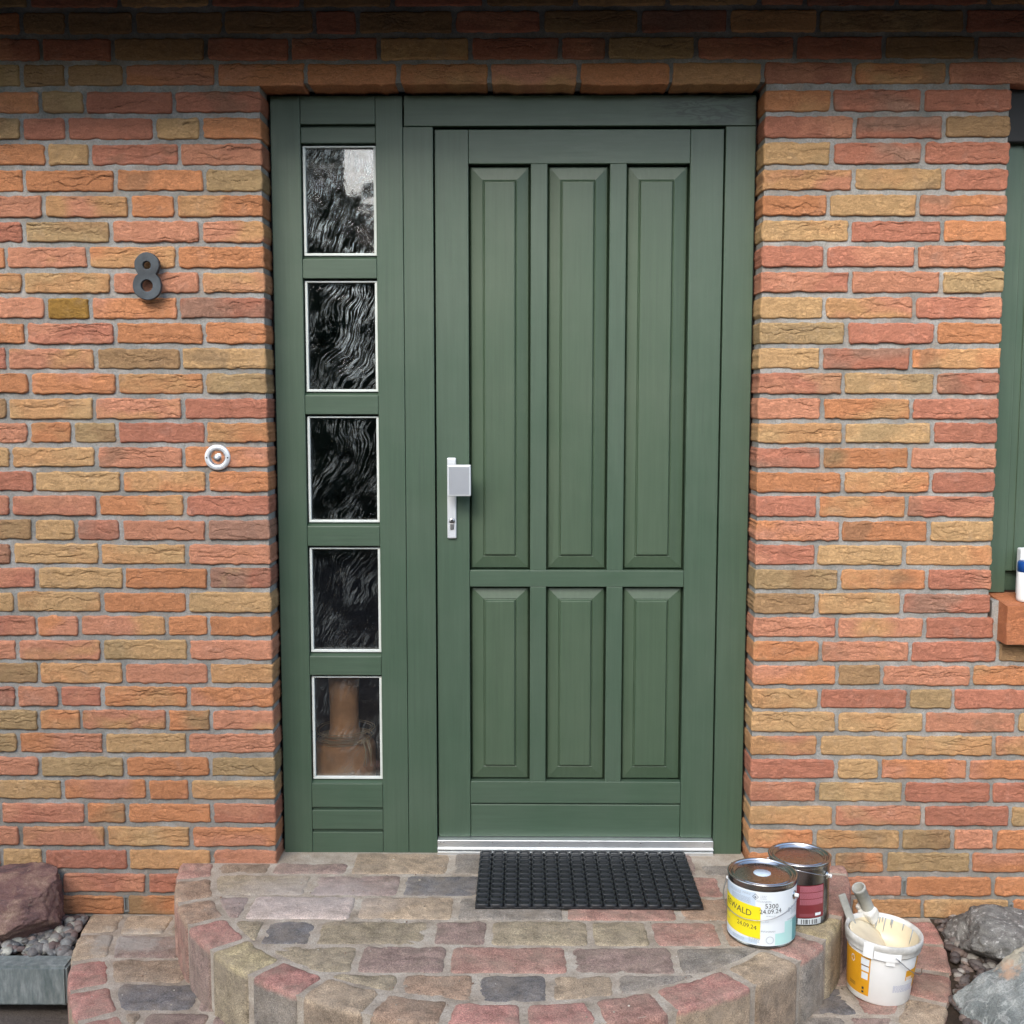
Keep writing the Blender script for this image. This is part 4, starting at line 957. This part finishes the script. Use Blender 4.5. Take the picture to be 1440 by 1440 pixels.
p2, q2 = scatter(160, -0.72, -0.49, -0.205, -0.05, -0.168, 0.010, 0.010, 0.019, outl)
pebbles('pebbles', p1 + p2, q1 + q2, GC, 'loose grey and brown pebbles between the wall and the concrete kerb')
p1, q1 = scatter(1300, 1.72, 2.12, -0.75, -0.012, -0.183, 0.022, 0.006, 0.019, outl)
pebbles('pebbles', p1, q1, [(0.10, 0.075, 0.065), (0.15, 0.11, 0.09), (0.075, 0.06, 0.055), (0.26, 0.24, 0.21), (0.12, 0.10, 0.09)], 'brown stone chips between the right end of the steps and the boulders')

# sand grains and crumbs of stone lying about on the steps
pg, qg = [], []
while len(pg) < 420:
    x, y = rnd.uniform(-0.45, 1.75), rnd.uniform(-1.0, 0.03); ru = math.hypot(x - 0.657, y - 0.096); rl_ = math.hypot(x - 0.65, y - 0.06)
    if y > -0.006 and not (0.02 < x < 1.29): continue
    if ru < 0.91: z = 0.001
    elif 0.945 < ru and rl_ < 1.15: z = -0.149
    else: continue
    s_ = 0.0009 + 0.0022 * rnd.random() ** 3; pg.append((x, y, z)); qg.append(s_)
pebbles('grit', pg, qg, [(0.30, 0.26, 0.20), (0.12, 0.10, 0.08), (0.45, 0.42, 0.36), (0.20, 0.12, 0.08)], 'fine sand grains and crumbs scattered over the stone steps')
# ------------------------------------------------------------------ door mat
mat_ = empty('door_mat', (0.85, -0.12, 0.0)); tag(mat_, 'black rubber door mat of small raised rings lying in front of the green door', 'door mat')
mw, mdp = 0.578, 0.345; nxm, nym = 16, 11
mb = MB(); cw, ch_ = mw / nxm, mdp / nym
MT = Matrix.Translation((0.565, -0.292, 0.004)) @ Matrix.Rotation(R(0.0), 4, 'Z')
def rr_loop(w2, d2, rad, n=5):
    out = []
    for qx, qy, a0 in ((1, 1, 0), (-1, 1, 90), (-1, -1, 180), (1, -1, 270)):
        for k in range(n): a = R(a0 + 90 * k / (n - 1)); out.append((qx * (w2 - rad) + rad * math.cos(a), qy * (d2 - rad) + rad * math.sin(a)))
    return out
for j in range(nym):
    for i in range(nxm):
        cx0, cy0 = (i + 0.5) * cw, (j + 0.5) * ch_
        lv = [(cw * 0.5 - 0.0003, ch_ * 0.5 - 0.0003, 0.011, 0.0), (cw * 0.5 - 0.0003, ch_ * 0.5 - 0.0003, 0.011, 0.0088), (cw * 0.5 - 0.0018, ch_ * 0.5 - 0.0018, 0.010, 0.0112), (cw * 0.5 - 0.0046, ch_ * 0.5 - 0.0046, 0.0065, 0.0112),
              (cw * 0.5 - 0.0062, ch_ * 0.5 - 0.0062, 0.005, 0.0080), (cw * 0.5 - 0.0078, ch_ * 0.5 - 0.0078, 0.004, 0.0078), (cw * 0.5 - 0.0092, ch_ * 0.5 - 0.0092, 0.003, 0.0098), (cw * 0.5 - 0.0120, ch_ * 0.5 - 0.0118, 0.002, 0.0100)]
        vs = []; n = 20
        for w2, d2, rad, z in lv:
            for x, y in rr_loop(w2, d2, rad): vs.append(MT @ Vector((cx0 + x, cy0 + y, z)))
        fs = [(k * n + q, k * n + (q + 1) % n, (k + 1) * n + (q + 1) % n, (k + 1) * n + q) for k in range(len(lv) - 1) for q in range(n)]
        fs.append(tuple((len(lv) - 1) * n + q for q in range(n))); mb.add(vs, fs, 0, True)
partb(mb, 'mat_rings', 'rubber', mat_)
mb = MB(); mb.box(0.5655, 0.565 + mw - 0.0005, -0.2915, -0.292 + mdp - 0.0005, 0.0025, 0.0076, 0.001)
partb(mb, 'mat_backing', 'rubber', mat_)

# ------------------------------------------------------------------ paint cans
def curved(c, yaw, rfun, a0, a1, z0, z1, off, n=24, nz=4, skew=0.0):
    """piece of label wrapped on a vertical can; angles in degrees from the side that faces the street, + to the right"""
    vs = []; fs = []
    for j in range(nz + 1):
        z = z0 + (z1 - z0) * j / nz
        for i in range(n + 1):
            a = R(a0 + (a1 - a0) * i / n + yaw); zz = z + skew * (i / n)
            r = rfun(zz) + off; vs.append((c[0] + r * math.sin(a), c[1] - r * math.cos(a), c[2] + zz))
    for j in range(nz):
        for i in range(n): fs.append((j * (n + 1) + i, j * (n + 1) + i + 1, (j + 1) * (n + 1) + i + 1, (j + 1) * (n + 1) + i))
    return vs, fs
def text_on(c, yaw, rfun, s_, size, adeg, z, off, rot=0.0):
    cu_ = bpy.data.curves.new('t', 'FONT'); cu_.body = s_; cu_.size = size; cu_.align_x = 'CENTER'; cu_.align_y = 'CENTER'; cu_.resolution_u = 2
    o = bpy.data.objects.new('tmp', cu_); COL.objects.link(o); dg = bpy.context.evaluated_depsgraph_get(); me = bpy.data.meshes.new_from_object(o.evaluated_get(dg))
    vs = []
    for v in me.vertices:
        x = v.co.x * math.cos(rot) - v.co.y * math.sin(rot); y = v.co.x * math.sin(rot) + v.co.y * math.cos(rot); r = rfun(z + y) + off
        a = R(adeg + yaw) + x / r; vs.append((c[0] + r * math.sin(a), c[1] - r * math.cos(a), c[2] + z + y))
    fs = [tuple(p.vertices) for p in me.polygons]; bpy.data.objects.remove(o); bpy.data.meshes.remove(me); return vs, fs
def can(name, c, r, h, label, yaw):
    t = empty(name, c); tag(t, label, 'paint can', 'tins of paint on the right of the landing')
    b = MB(); b.lathe([(0, 0.003), (r - 0.004, 0.003), (r - 0.001, 0.0), (r + 0.0006, 0.001), (r + 0.0006, 0.0035), (r - 0.0005, 0.005), (r - 0.0005, h - 0.012), (r + 0.0002, h - 0.010), (r + 0.0016, h - 0.007), (r + 0.002, h - 0.004)], c, 72)
    body = partb(b, 'can_body', 'tin_dark', t)
    b = MB(); b.lathe([(r + 0.002, h - 0.004), (r + 0.0024, h - 0.0015), (r + 0.001, h), (r - 0.0015, h), (r - 0.003, h - 0.002), (r - 0.0045, h - 0.0065), (r - 0.0075, h - 0.0068), (r - 0.009, h - 0.002), (r - 0.0105, h - 0.0012), (r - 0.012, h - 0.002), (r - 0.0135, h - 0.0078), (r - 0.0155, h - 0.0082)], c, 72)
    partb(b, 'can_rim', 'tin', t)
    b = MB(); b.lathe([(r - 0.0153, h - 0.0082), (r - 0.02, h - 0.0072), (0, h - 0.0068)], c, 72); lid = partb(b, 'can_lid', 'lid', t)
    return t, body, lid
c1 = (1.262, -0.411, 0.0015); rf1 = lambda z: 0.0805
can1, body1, lid1 = can('paint_can', c1, 0.0805, 0.1545, 'white labelled paint can with a yellow sticker, front tin on the landing', 0)
Y1 = -10.5
def lab(parent, name, mats, *items):
    mb = MB()
    for k, (vf) in enumerate(items): mb.add(vf[0], vf[1], 0, True)
    return partb(mb, name, mats, parent)
lab(body1, 'label', 'paper', curved(c1, Y1, rf1, -120, 118, 0.0065, 0.1375, 0.0004, 60))
lab(body1, 'label_shade', 'paper_blue', curved(c1, Y1, rf1, -90, -12, 0.100, 0.134, 0.0006, 30)); lab(body1, 'label_shade', 'paper_blue', curved(c1, Y1, rf1, -80, -8, 0.0085, 0.020, 0.0006, 30))
lab(body1, 'teal_band', 'teal', curved(c1, Y1, rf1, 60, 112, 0.0075, 0.062, 0.0006, 20))
lab(body1, 'mint_band', 'mint', curved(c1, Y1, rf1, 22, 60, 0.0075, 0.036, 0.0006, 20), curved(c1, Y1, rf1, 40, 60, 0.036, 0.062, 0.0006, 12))
lab(body1, 'yellow_sticker', 'yellow', curved(c1, Y1, rf1, -100, -3, 0.032, 0.110, 0.0009, 40, skew=-0.010))
tx = MB()
for s_, sz, a, z, ro in (('EEWALD', 0.0215, -47, 0.0855, -0.10), ('24.09.24', 0.0150, -27, 0.0500, -0.06), ('5300', 0.0165, 15, 0.1035, 0.0), ('24.09.24', 0.0155, 13.5, 0.0905, 0.06)):
    tx = MB(); a_, b_ = text_on(c1, Y1, rf1, s_, sz, a, z, 0.0013, ro); tx.add(a_, b_); partb(tx, 'lettering', 'ink', body1)
# flammable diamond outline
def diamond(a, z, s2, w_):
    out = MB(); pr4 = [(0, s2), (s2, 0), (0, -s2), (-s2, 0)]; in4 = [(0, s2 - w_), (s2 - w_, 0), (0, -s2 + w_), (-s2 + w_, 0)]
    vs = []
    for x, y in pr4 + in4:
        r = 0.0805 + 0.0013; an = R(a + Y1) + x / r; vs.append((c1[0] + r * math.sin(an), c1[1] - r * math.cos(an), c1[2] + z + y))
    return vs, [(0, 1, 5, 4), (1, 2, 6, 5), (2, 3, 7, 6), (3, 0, 4, 7)]
tx = MB(); tx.add(*diamond(-12, 0.1245, 0.0075, 0.0011)); tx.add(*diamond(-12, 0.1240, 0.0026, 0.0016))
partb(tx, 'hazard_symbol', 'ink', body1)
rq = random.Random(4)
for (a0, a1, zs) in ((-66, -38, (0.129, 0.1265, 0.124)), (-35, -20, (0.130, 0.1275)), (-60, -20, (0.119, 0.1165, 0.114, 0.1115, 0.109, 0.1065)), (-4, 6, (0.128, 0.1245, 0.121)), (-10, 14, (0.1155, 0.113)),
                     (6, 22, (0.0800,)), (4, 10, (0.066,)), (-2, 22, (0.043, 0.041)), (54, 74, (0.094, 0.091, 0.088, 0.085, 0.082, 0.079, 0.076)), (46, 70, (0.066, 0.064)), (52, 72, (0.058,)), (-55, -30, (0.018, 0.0155, 0.013)), (-22, -4, (0.024, 0.0215, 0.019, 0.0165, 0.014)), (62, 72, (0.107, 0.105)), (-88, -66, (0.064, 0.060, 0.049, 0.0455))):
    fx = MB()
    for z in zs:
        a = a0
        while a < a1: q = rq.uniform(1.2, 4.0); fx.add(*curved(c1, Y1, rf1, a, min(a + q, a1), z - 0.0004, z + 0.0005, 0.0012, 3, 1)); a += q + 0.9
    partb(fx, 'small_print', 'ink_soft', body1)
fx = MB()
for k in range(24): a = 2 * math.pi * k / 24; q = 0.0085; fx.add(*curved(c1, Y1, rf1, 13 + math.degrees(q * math.cos(a) / 0.08) - 0.9, 13 + math.degrees(q * math.cos(a) / 0.08) + 0.9, 0.021 + q * math.sin(a) - 0.0004, 0.021 + q * math.sin(a) + 0.0005, 0.0012, 1, 1))
partb(fx, 'round_seal', 'ink_soft', body1); fx = MB()
for k in range(9): fx.add(*curved(c1, Y1, rf1, 46, 51, 0.0835 + k * 0.0012, 0.0842 + k * 0.0012, 0.0012, 3, 1))
partb(fx, 'tree_symbol', 'ink_soft', body1)
b = MB(); b.lathe([(0, 0.0006), (0.0205, 0.0006), (0.0208, 0)], (c1[0] + 0.001, c1[1] + 0.006, c1[2] + 0.1545 - 0.0068), 40); partb(b, 'lid_sticker', 'paper_blue', lid1)
def ear(t, c, r, adeg, z, yaw, mat='white'):
    a = R(adeg + yaw); d = Vector((math.sin(a), -math.cos(a), 0)); p = Vector(c) + d * r + Vector((0, 0, z))
    q = d.to_track_quat('Z', 'Y').to_matrix().to_4x4()
    b = MB(); b.lathe([(0.0105, 0), (0.0095, 0.0022), (0, 0.003)], p, 24, mat=q); partb(b, 'handle_boss', 'tin', t)
    b = MB(); b.tube([p + d * 0.002, p + d * 0.011], [0.0052, 0.0044], 12); partb(b, 'handle_end', mat, t)
    return p + d * 0.008
e1 = ear(can1, c1, 0.0805, 66, 0.117, Y1); e2 = ear(can1, c1, 0.0805, -114, 0.117, Y1)
hb = MB(); pts = []
for i in range(25):
    u = i / 24; a = R(66 - 180 * u + Y1); s3 = math.sin(math.pi * u)
    r = 0.0905 + 0.001 * s3; pts.append((c1[0] + r * math.sin(a), c1[1] - r * math.cos(a), c1[2] + 0.117 - 0.047 * s3 ** 0.8))
hb.tube(pts, 0.0011, 6); partb(hb, 'wire_handle', 'steel', can1)
c2 = (1.377, -0.302, 0.0015); rf2 = lambda z: 0.0745
can2, body2, lid2 = can('paint_can', c2, 0.0745, 0.1535, 'bare silver paint can with a dark red label, rear tin by the wall', 0)
Y2 = -14.0
lab(body2, 'label', 'maroon', curved(c2, Y2, rf2, -5, 53, 0.021, 0.103, 0.0005, 30))
lab(body2, 'label_blocks', 'pink', curved(c2, Y2, rf2, 3, 50, 0.086, 0.101, 0.0008, 20), curved(c2, Y2, rf2, 3, 50, 0.070, 0.084, 0.0008, 20), curved(c2, Y2, rf2, 3, 50, 0.054, 0.068, 0.0008, 20))
bx = MB(); bx.add(*curved(c2, Y2, rf2, 0, 46, 0.0045, 0.0195, 0.0005, 20, 1)); bx.add(*curved(c2, Y2, rf2, 33, 46, 0.026, 0.033, 0.0008, 6, 1)); partb(bx, 'label_foot', 'paper', body2)
bx = MB(); a = 6; rq = random.Random(9)
while a < 43: q = rq.choice((0.9, 1.6, 2.4)); bx.add(*curved(c2, Y2, rf2, a, a + q, 0.0055, 0.0175, 0.0009, 2, 1)); a += q + rq.choice((0.9, 1.4, 2.0))
partb(bx, 'barcode', 'ink', body2)
bx = MB()
for (a0, a1, zs, mm) in ((3, 30, (0.031, 0.0285, 0.026), 0),):
    for z in zs: bx.add(*curved(c2, Y2, rf2, a0, a1, z - 0.0004, z + 0.0004, 0.0009, 6, 1))
partb(bx, 'small_print', 'pink', body2)
bx = MB()
for z in [0.0985 - 0.0024 * k for k in range(19)]:
    if abs(z - 0.085) < 0.0015 or abs(z - 0.069) < 0.0015: continue
    a = 5
    while a < 46: q = rq.uniform(1.5, 5); bx.add(*curved(c2, Y2, rf2, a, min(a + q, 47), z - 0.0003, z + 0.0003, 0.0011, 3, 1)); a += q + 1
partb(bx, 'fine_text', 'maroon', body2)
e3 = ear(can2, c2, 0.0745, 66, 0.118, Y2); e4 = ear(can2, c2, 0.0745, -114, 0.118, Y2)
hb = MB(); pts = []
for i in range(25):
    u = i / 24; a = R(66 - 180 * u + Y2); s3 = math.sin(math.pi * u)
    pts.append((c2[0] + (0.0835 - 0.001 * s3) * math.sin(a), c2[1] - (0.0835 - 0.001 * s3) * math.cos(a), c2[2] + 0.118 + 0.028 * s3))
hb.tube(pts, 0.0012, 6); partb(hb, 'wire_handle', 'tin', can2)

# ------------------------------------------------------------------ plastic bucket
cb = (1.552, -0.398, -0.1495); HB = 0.158
buck = empty('paint_bucket', cb); tag(buck, 'white plastic bucket smeared with cream paint on the lower step', 'bucket')
TB = Matrix.Translation(cb) @ Matrix.Rotation(R(3.5), 4, 'Y') @ Matrix.Rotation(R(1.5), 4, 'X') @ Matrix.Translation((-cb[0], -cb[1], -cb[2]))
rfb = lambda z: 0.0730 + 0.0125 * z / HB
def tf(vf): return [tuple(TB @ Vector(p)) for p in vf[0]], vf[1]
def tbuild(mb, name, mat, root=buck):
    mb.v = [tuple(TB @ Vector(p)) for p in mb.v]; return partb(mb, name, mat, root)
b = MB(); b.lathe([(0, 0.002), (0.066, 0.002), (0.0715, 0.0), (0.0735, 0.003), (rfb(0.118), 0.118), (rfb(0.14), 0.140)], cb, 72); bbody = tbuild(b, 'bucket_body', 'white')
b = MB(); b.lathe([(rfb(0.126), 0.1255), (0.0875, 0.1262), (0.0885, 0.129), (0.0880, 0.138), (0.0905, 0.1405), (0.0915, 0.150), (0.0905, 0.1565), (0.0885, 0.158), (0.0855, 0.1565), (0.0822, 0.150), (0.0785, 0.11)], cb, 72); tbuild(b, 'bucket_rim', 'dry_paint')
b = MB(); b.lathe([(0.0818, 0.148), (0.0780, 0.12), (0.0750, 0.098), (0.05, 0.090), (0.0, 0.088)], cb, 64); tbuild(b, 'paint_residue', 'cream')
YB = -16.5
b = MB()
for k in range(9):
    a = 95 + 130 * rnd.random(); zz = 0.150 - rnd.uniform(0.012, 0.05); an = R(a + YB); b = MB()
    b.tube([(cb[0] + (0.0805 - 0.09 * (0.15 - q)) * math.sin(an + (0.15 - q) * 1.2), cb[1] - (0.0805 - 0.09 * (0.15 - q)) * math.cos(an + (0.15 - q) * 1.2), cb[2] + q) for q in (0.150, (0.150 + zz) / 2, zz)], [0.0016, 0.0012, 0.0006], 6); tbuild(b, 'paint_drip', 'ink_soft')
lab_ = MB(); lab_.add(*curved(cb, YB, rfb, -118, -19, 0.016, 0.116, 0.0005, 40)); tbuild(lab_, 'label', 'orange')
lab_ = MB(); lab_.add(*curved(cb, YB, rfb, 44, 74, 0.066, 0.092, 0.0005, 12)); lab_.add(*curved(cb, YB, rfb, 70, 112, 0.040, 0.118, 0.0005, 16)); tbuild(lab_, 'label_side', 'orange')
for a_ in ((-35, -21, 0.078, 0.090), (-36, -21, 0.093, 0.110), (-34, -22, 0.057, 0.074)):
    lab_ = MB(); lab_.add(*curved(cb, YB, rfb, *a_, 0.0009, 6, 1)); tbuild(lab_, 'label_box', 'paper')
lab_ = MB()
for k in range(14):
    a = 2 * math.pi * k / 14; lab_.add(*curved(cb, YB, rfb, -54 + 3.8 * math.cos(a) - 0.8, -54 + 3.8 * math.cos(a) + 0.8, 0.096 + 0.008 * math.sin(a) - 0.001, 0.096 + 0.008 * math.sin(a) + 0.001, 0.0009, 1, 1))
tbuild(lab_, 'hand_symbol', 'paper'); lab_ = MB()
for k in range(5): lab_.add(*curved(cb, YB, rfb, 46 + k * 3, 47.6 + k * 3, 0.060, 0.076, 0.0009, 1, 1))
tbuild(lab_, 'label_lines', 'paper')
lab_ = MB(); lab_.add(*curved(cb, YB, rfb, -35, -22, 0.0905, 0.0925, 0.0011, 6, 1)); tbuild(lab_, 'black_bar', 'ink'); lab_ = MB()
for z in (0.036, 0.033, 0.030): lab_.add(*curved(cb, YB, rfb, -62, -46, z, z + 0.001, 0.0009, 6, 1))
lab_.add(*curved(cb, YB, rfb, -32, -28, 0.030, 0.036, 0.0009, 3, 1)); lab_.add(*curved(cb, YB, rfb, -32, -28, 0.021, 0.026, 0.0009, 3, 1)); tbuild(lab_, 'printing', 'ink')
lab_ = MB(); rq = random.Random(3)
for z in [0.0545 - 0.0026 * k for k in range(7)]:
    a = 22
    while a < 62: q = rq.uniform(2, 5); lab_.add(*curved(cb, YB, rfb, a, a + q, z, z + 0.0007, 0.0007, 3, 1)); a += q + 1
tbuild(lab_, 'blue_print', 'ink_blue')
b = MB(); b.add(*curved(cb, YB, lambda z: 0.0905, -14, 26, 0.1215, 0.140, 0.001, 16)); b.add(*curved(cb, YB, lambda z: 0.0885, 4, 18, 0.110, 0.1225, 0.0, 6)); b.add(*curved(cb, YB, lambda z: 0.0915, -30, -15, 0.120, 0.153, 0.0012, 8)); tbo = tbuild(b, 'rim_clip', 'white')
md = tbo.modifiers.new('thick', 'SOLIDIFY'); md.thickness = 0.002
hb = MB(); pts = []
for i in range(17):
    u = i / 16; a = R(17 + 78 * u + YB); pts.append((cb[0] + 0.0945 * math.sin(a), cb[1] - 0.0945 * math.cos(a), cb[2] + 0.134 - 0.062 * math.sin(u * 1.75)))
hb.tube(pts, 0.0012, 6); tbuild(hb, 'wire_handle', 'steel')
# folded plastic liner / scraper coated in paint leaning inside the bucket
b = MB(); nx, ny = 18, 14; vs = []
for j in range(ny + 1):
    for i in range(nx + 1):
        u = i / nx; v = j / ny
        x_ = -0.0765 + 0.094 * u; ye = math.sqrt(max(0.0, 0.0795 ** 2 - x_ * x_)) * 0.97; y_ = -ye + 2 * ye * v
        z = 0.1515 - 0.040 * u ** 2.2 - 0.010 * math.sin(math.pi * v) - 0.016 * max(0, 1 - v * 3.2) * (1 - u) + 0.004 * mnoise.noise(Vector((u * 4, v * 4, 2)))
        vs.append((cb[0] + x_, cb[1] + y_, cb[2] + z))
fs = [(j * (nx + 1) + i, j * (nx + 1) + i + 1, (j + 1) * (nx + 1) + i + 1, (j + 1) * (nx + 1) + i) for j in range(ny) for i in range(nx)]
b.add(vs, fs, 0, True); b.v = [tuple(TB @ Vector(p)) for p in b.v]
lin = b.build('paint_scraper', 'cream'); md = lin.modifiers.new('thick', 'SOLIDIFY'); md.thickness = 0.002
tag(lin, 'curved sheet coated in cream paint lying in the top of the bucket', 'scraper')
# roller handle and stirring stick
rl = empty('roller_handle', (1.553, -0.285, -0.01)); tag(rl, 'grey hollow tube handle smeared with paint sticking up out of the back of the bucket', 'handle')
A = Vector((1.5165, -0.335, 0.083)); B_ = Vector((1.5580, -0.305, 0.003)); d = (B_ - A).normalized()
b = MB(); q = d.to_track_quat('Z', 'Y').to_matrix().to_4x4(); L_ = (B_ - A).length
b.lathe([(0.0125, 0.05), (0.0130, 0.0), (0.0150, -0.0015), (0.0172, 0.0), (0.0175, 0.006), (0.0163, 0.007), (0.0155, L_ * 0.7), (0.0160, L_)], A, 32, mat=q); partb(b, 'tube', 'stick', rl)
b = MB(); b.lathe([(0.0, 0.045), (0.0128, 0.045)], A, 24, mat=q); b.lathe([(0.0126, 0.046), (0.0131, 0.0005)], A, 32, mat=q); partb(b, 'bore', 'dark_metal', rl)
b = MB(); MM = Matrix.Translation(B_ + Vector((-0.003, -0.004, -0.004))) @ q
b.box(-0.021, 0.021, -0.017, 0.017, -0.024, 0.012, 0.006, mat=MM); b.box(0.012, 0.026, -0.012, 0.012, -0.034, -0.014, 0.005, mat=MM); partb(b, 'clamp', 'dry_paint', rl)
b = MB(); b.tube([B_, B_ + d * 0.05 + Vector((0, -0.02, 0)), Vector((1.56, -0.35, -0.085))], 0.007, 8); partb(b, 'rod', 'dry_paint', rl)
p0 = Vector((1.4755, -0.335, 0.066)); p1_ = Vector((1.527, -0.375, -0.085)); dd = (p1_ - p0).normalized(); side_ = Vector((0.93, 0, 0.30)).normalized(); nn_ = dd.cross(side_).normalized(); side_ = nn_.cross(dd).normalized()
MM = Matrix(((side_.x, nn_.x, dd.x, p0.x), (side_.y, nn_.y, dd.y, p0.y), (side_.z, nn_.z, dd.z, p0.z), (0, 0, 0, 1)))
b = MB(); b.box(-0.0095, 0.0095, -0.0035, 0.0035, 0, (p1_ - p0).length, 0.0032, seg=3, mat=MM)
so = b.build('stirring_stick', 'stick'); tag(so, 'flat paint-smeared stirring stick leaning on the left rim of the bucket', 'stirring stick')

# ------------------------------------------------------------------ hedge added opposite, unseen, stepped to shape the glass reflection
hd = MB(); rh = random.Random(5)
for k in range(9000):
    x = rh.uniform(-9, 9); ztop = 3.24 if x > -1.12 else 6.5
    z = rh.uniform(-0.3, ztop + rh.uniform(-0.06, 0.06)); y = -8.0 + rh.gauss(0, 0.16); s_ = rh.uniform(0.05, 0.13)
    n = Vector((rh.gauss(0, 1), rh.gauss(0, 1), rh.gauss(0, 1))).normalized(); a = n.orthogonal().normalized() * s_; b2 = n.cross(a).normalized() * s_ * 0.6; p = Vector((x, y, z))
    hd.add([p - a, p - b2, p + a, p + b2], [(0, 1, 2, 3)])
hd.box(-9, -1.12, -8.5, -8.05, -0.3, 6.45); hd.box(-1.12, 9, -8.5, -8.05, -0.3, 3.18)
tag(hd.build('added_hedge', 'hedge'), 'dark stand-in hedge added opposite, outline stepped to shape the reflection in the panes', 'hedge', None, 'stuff')
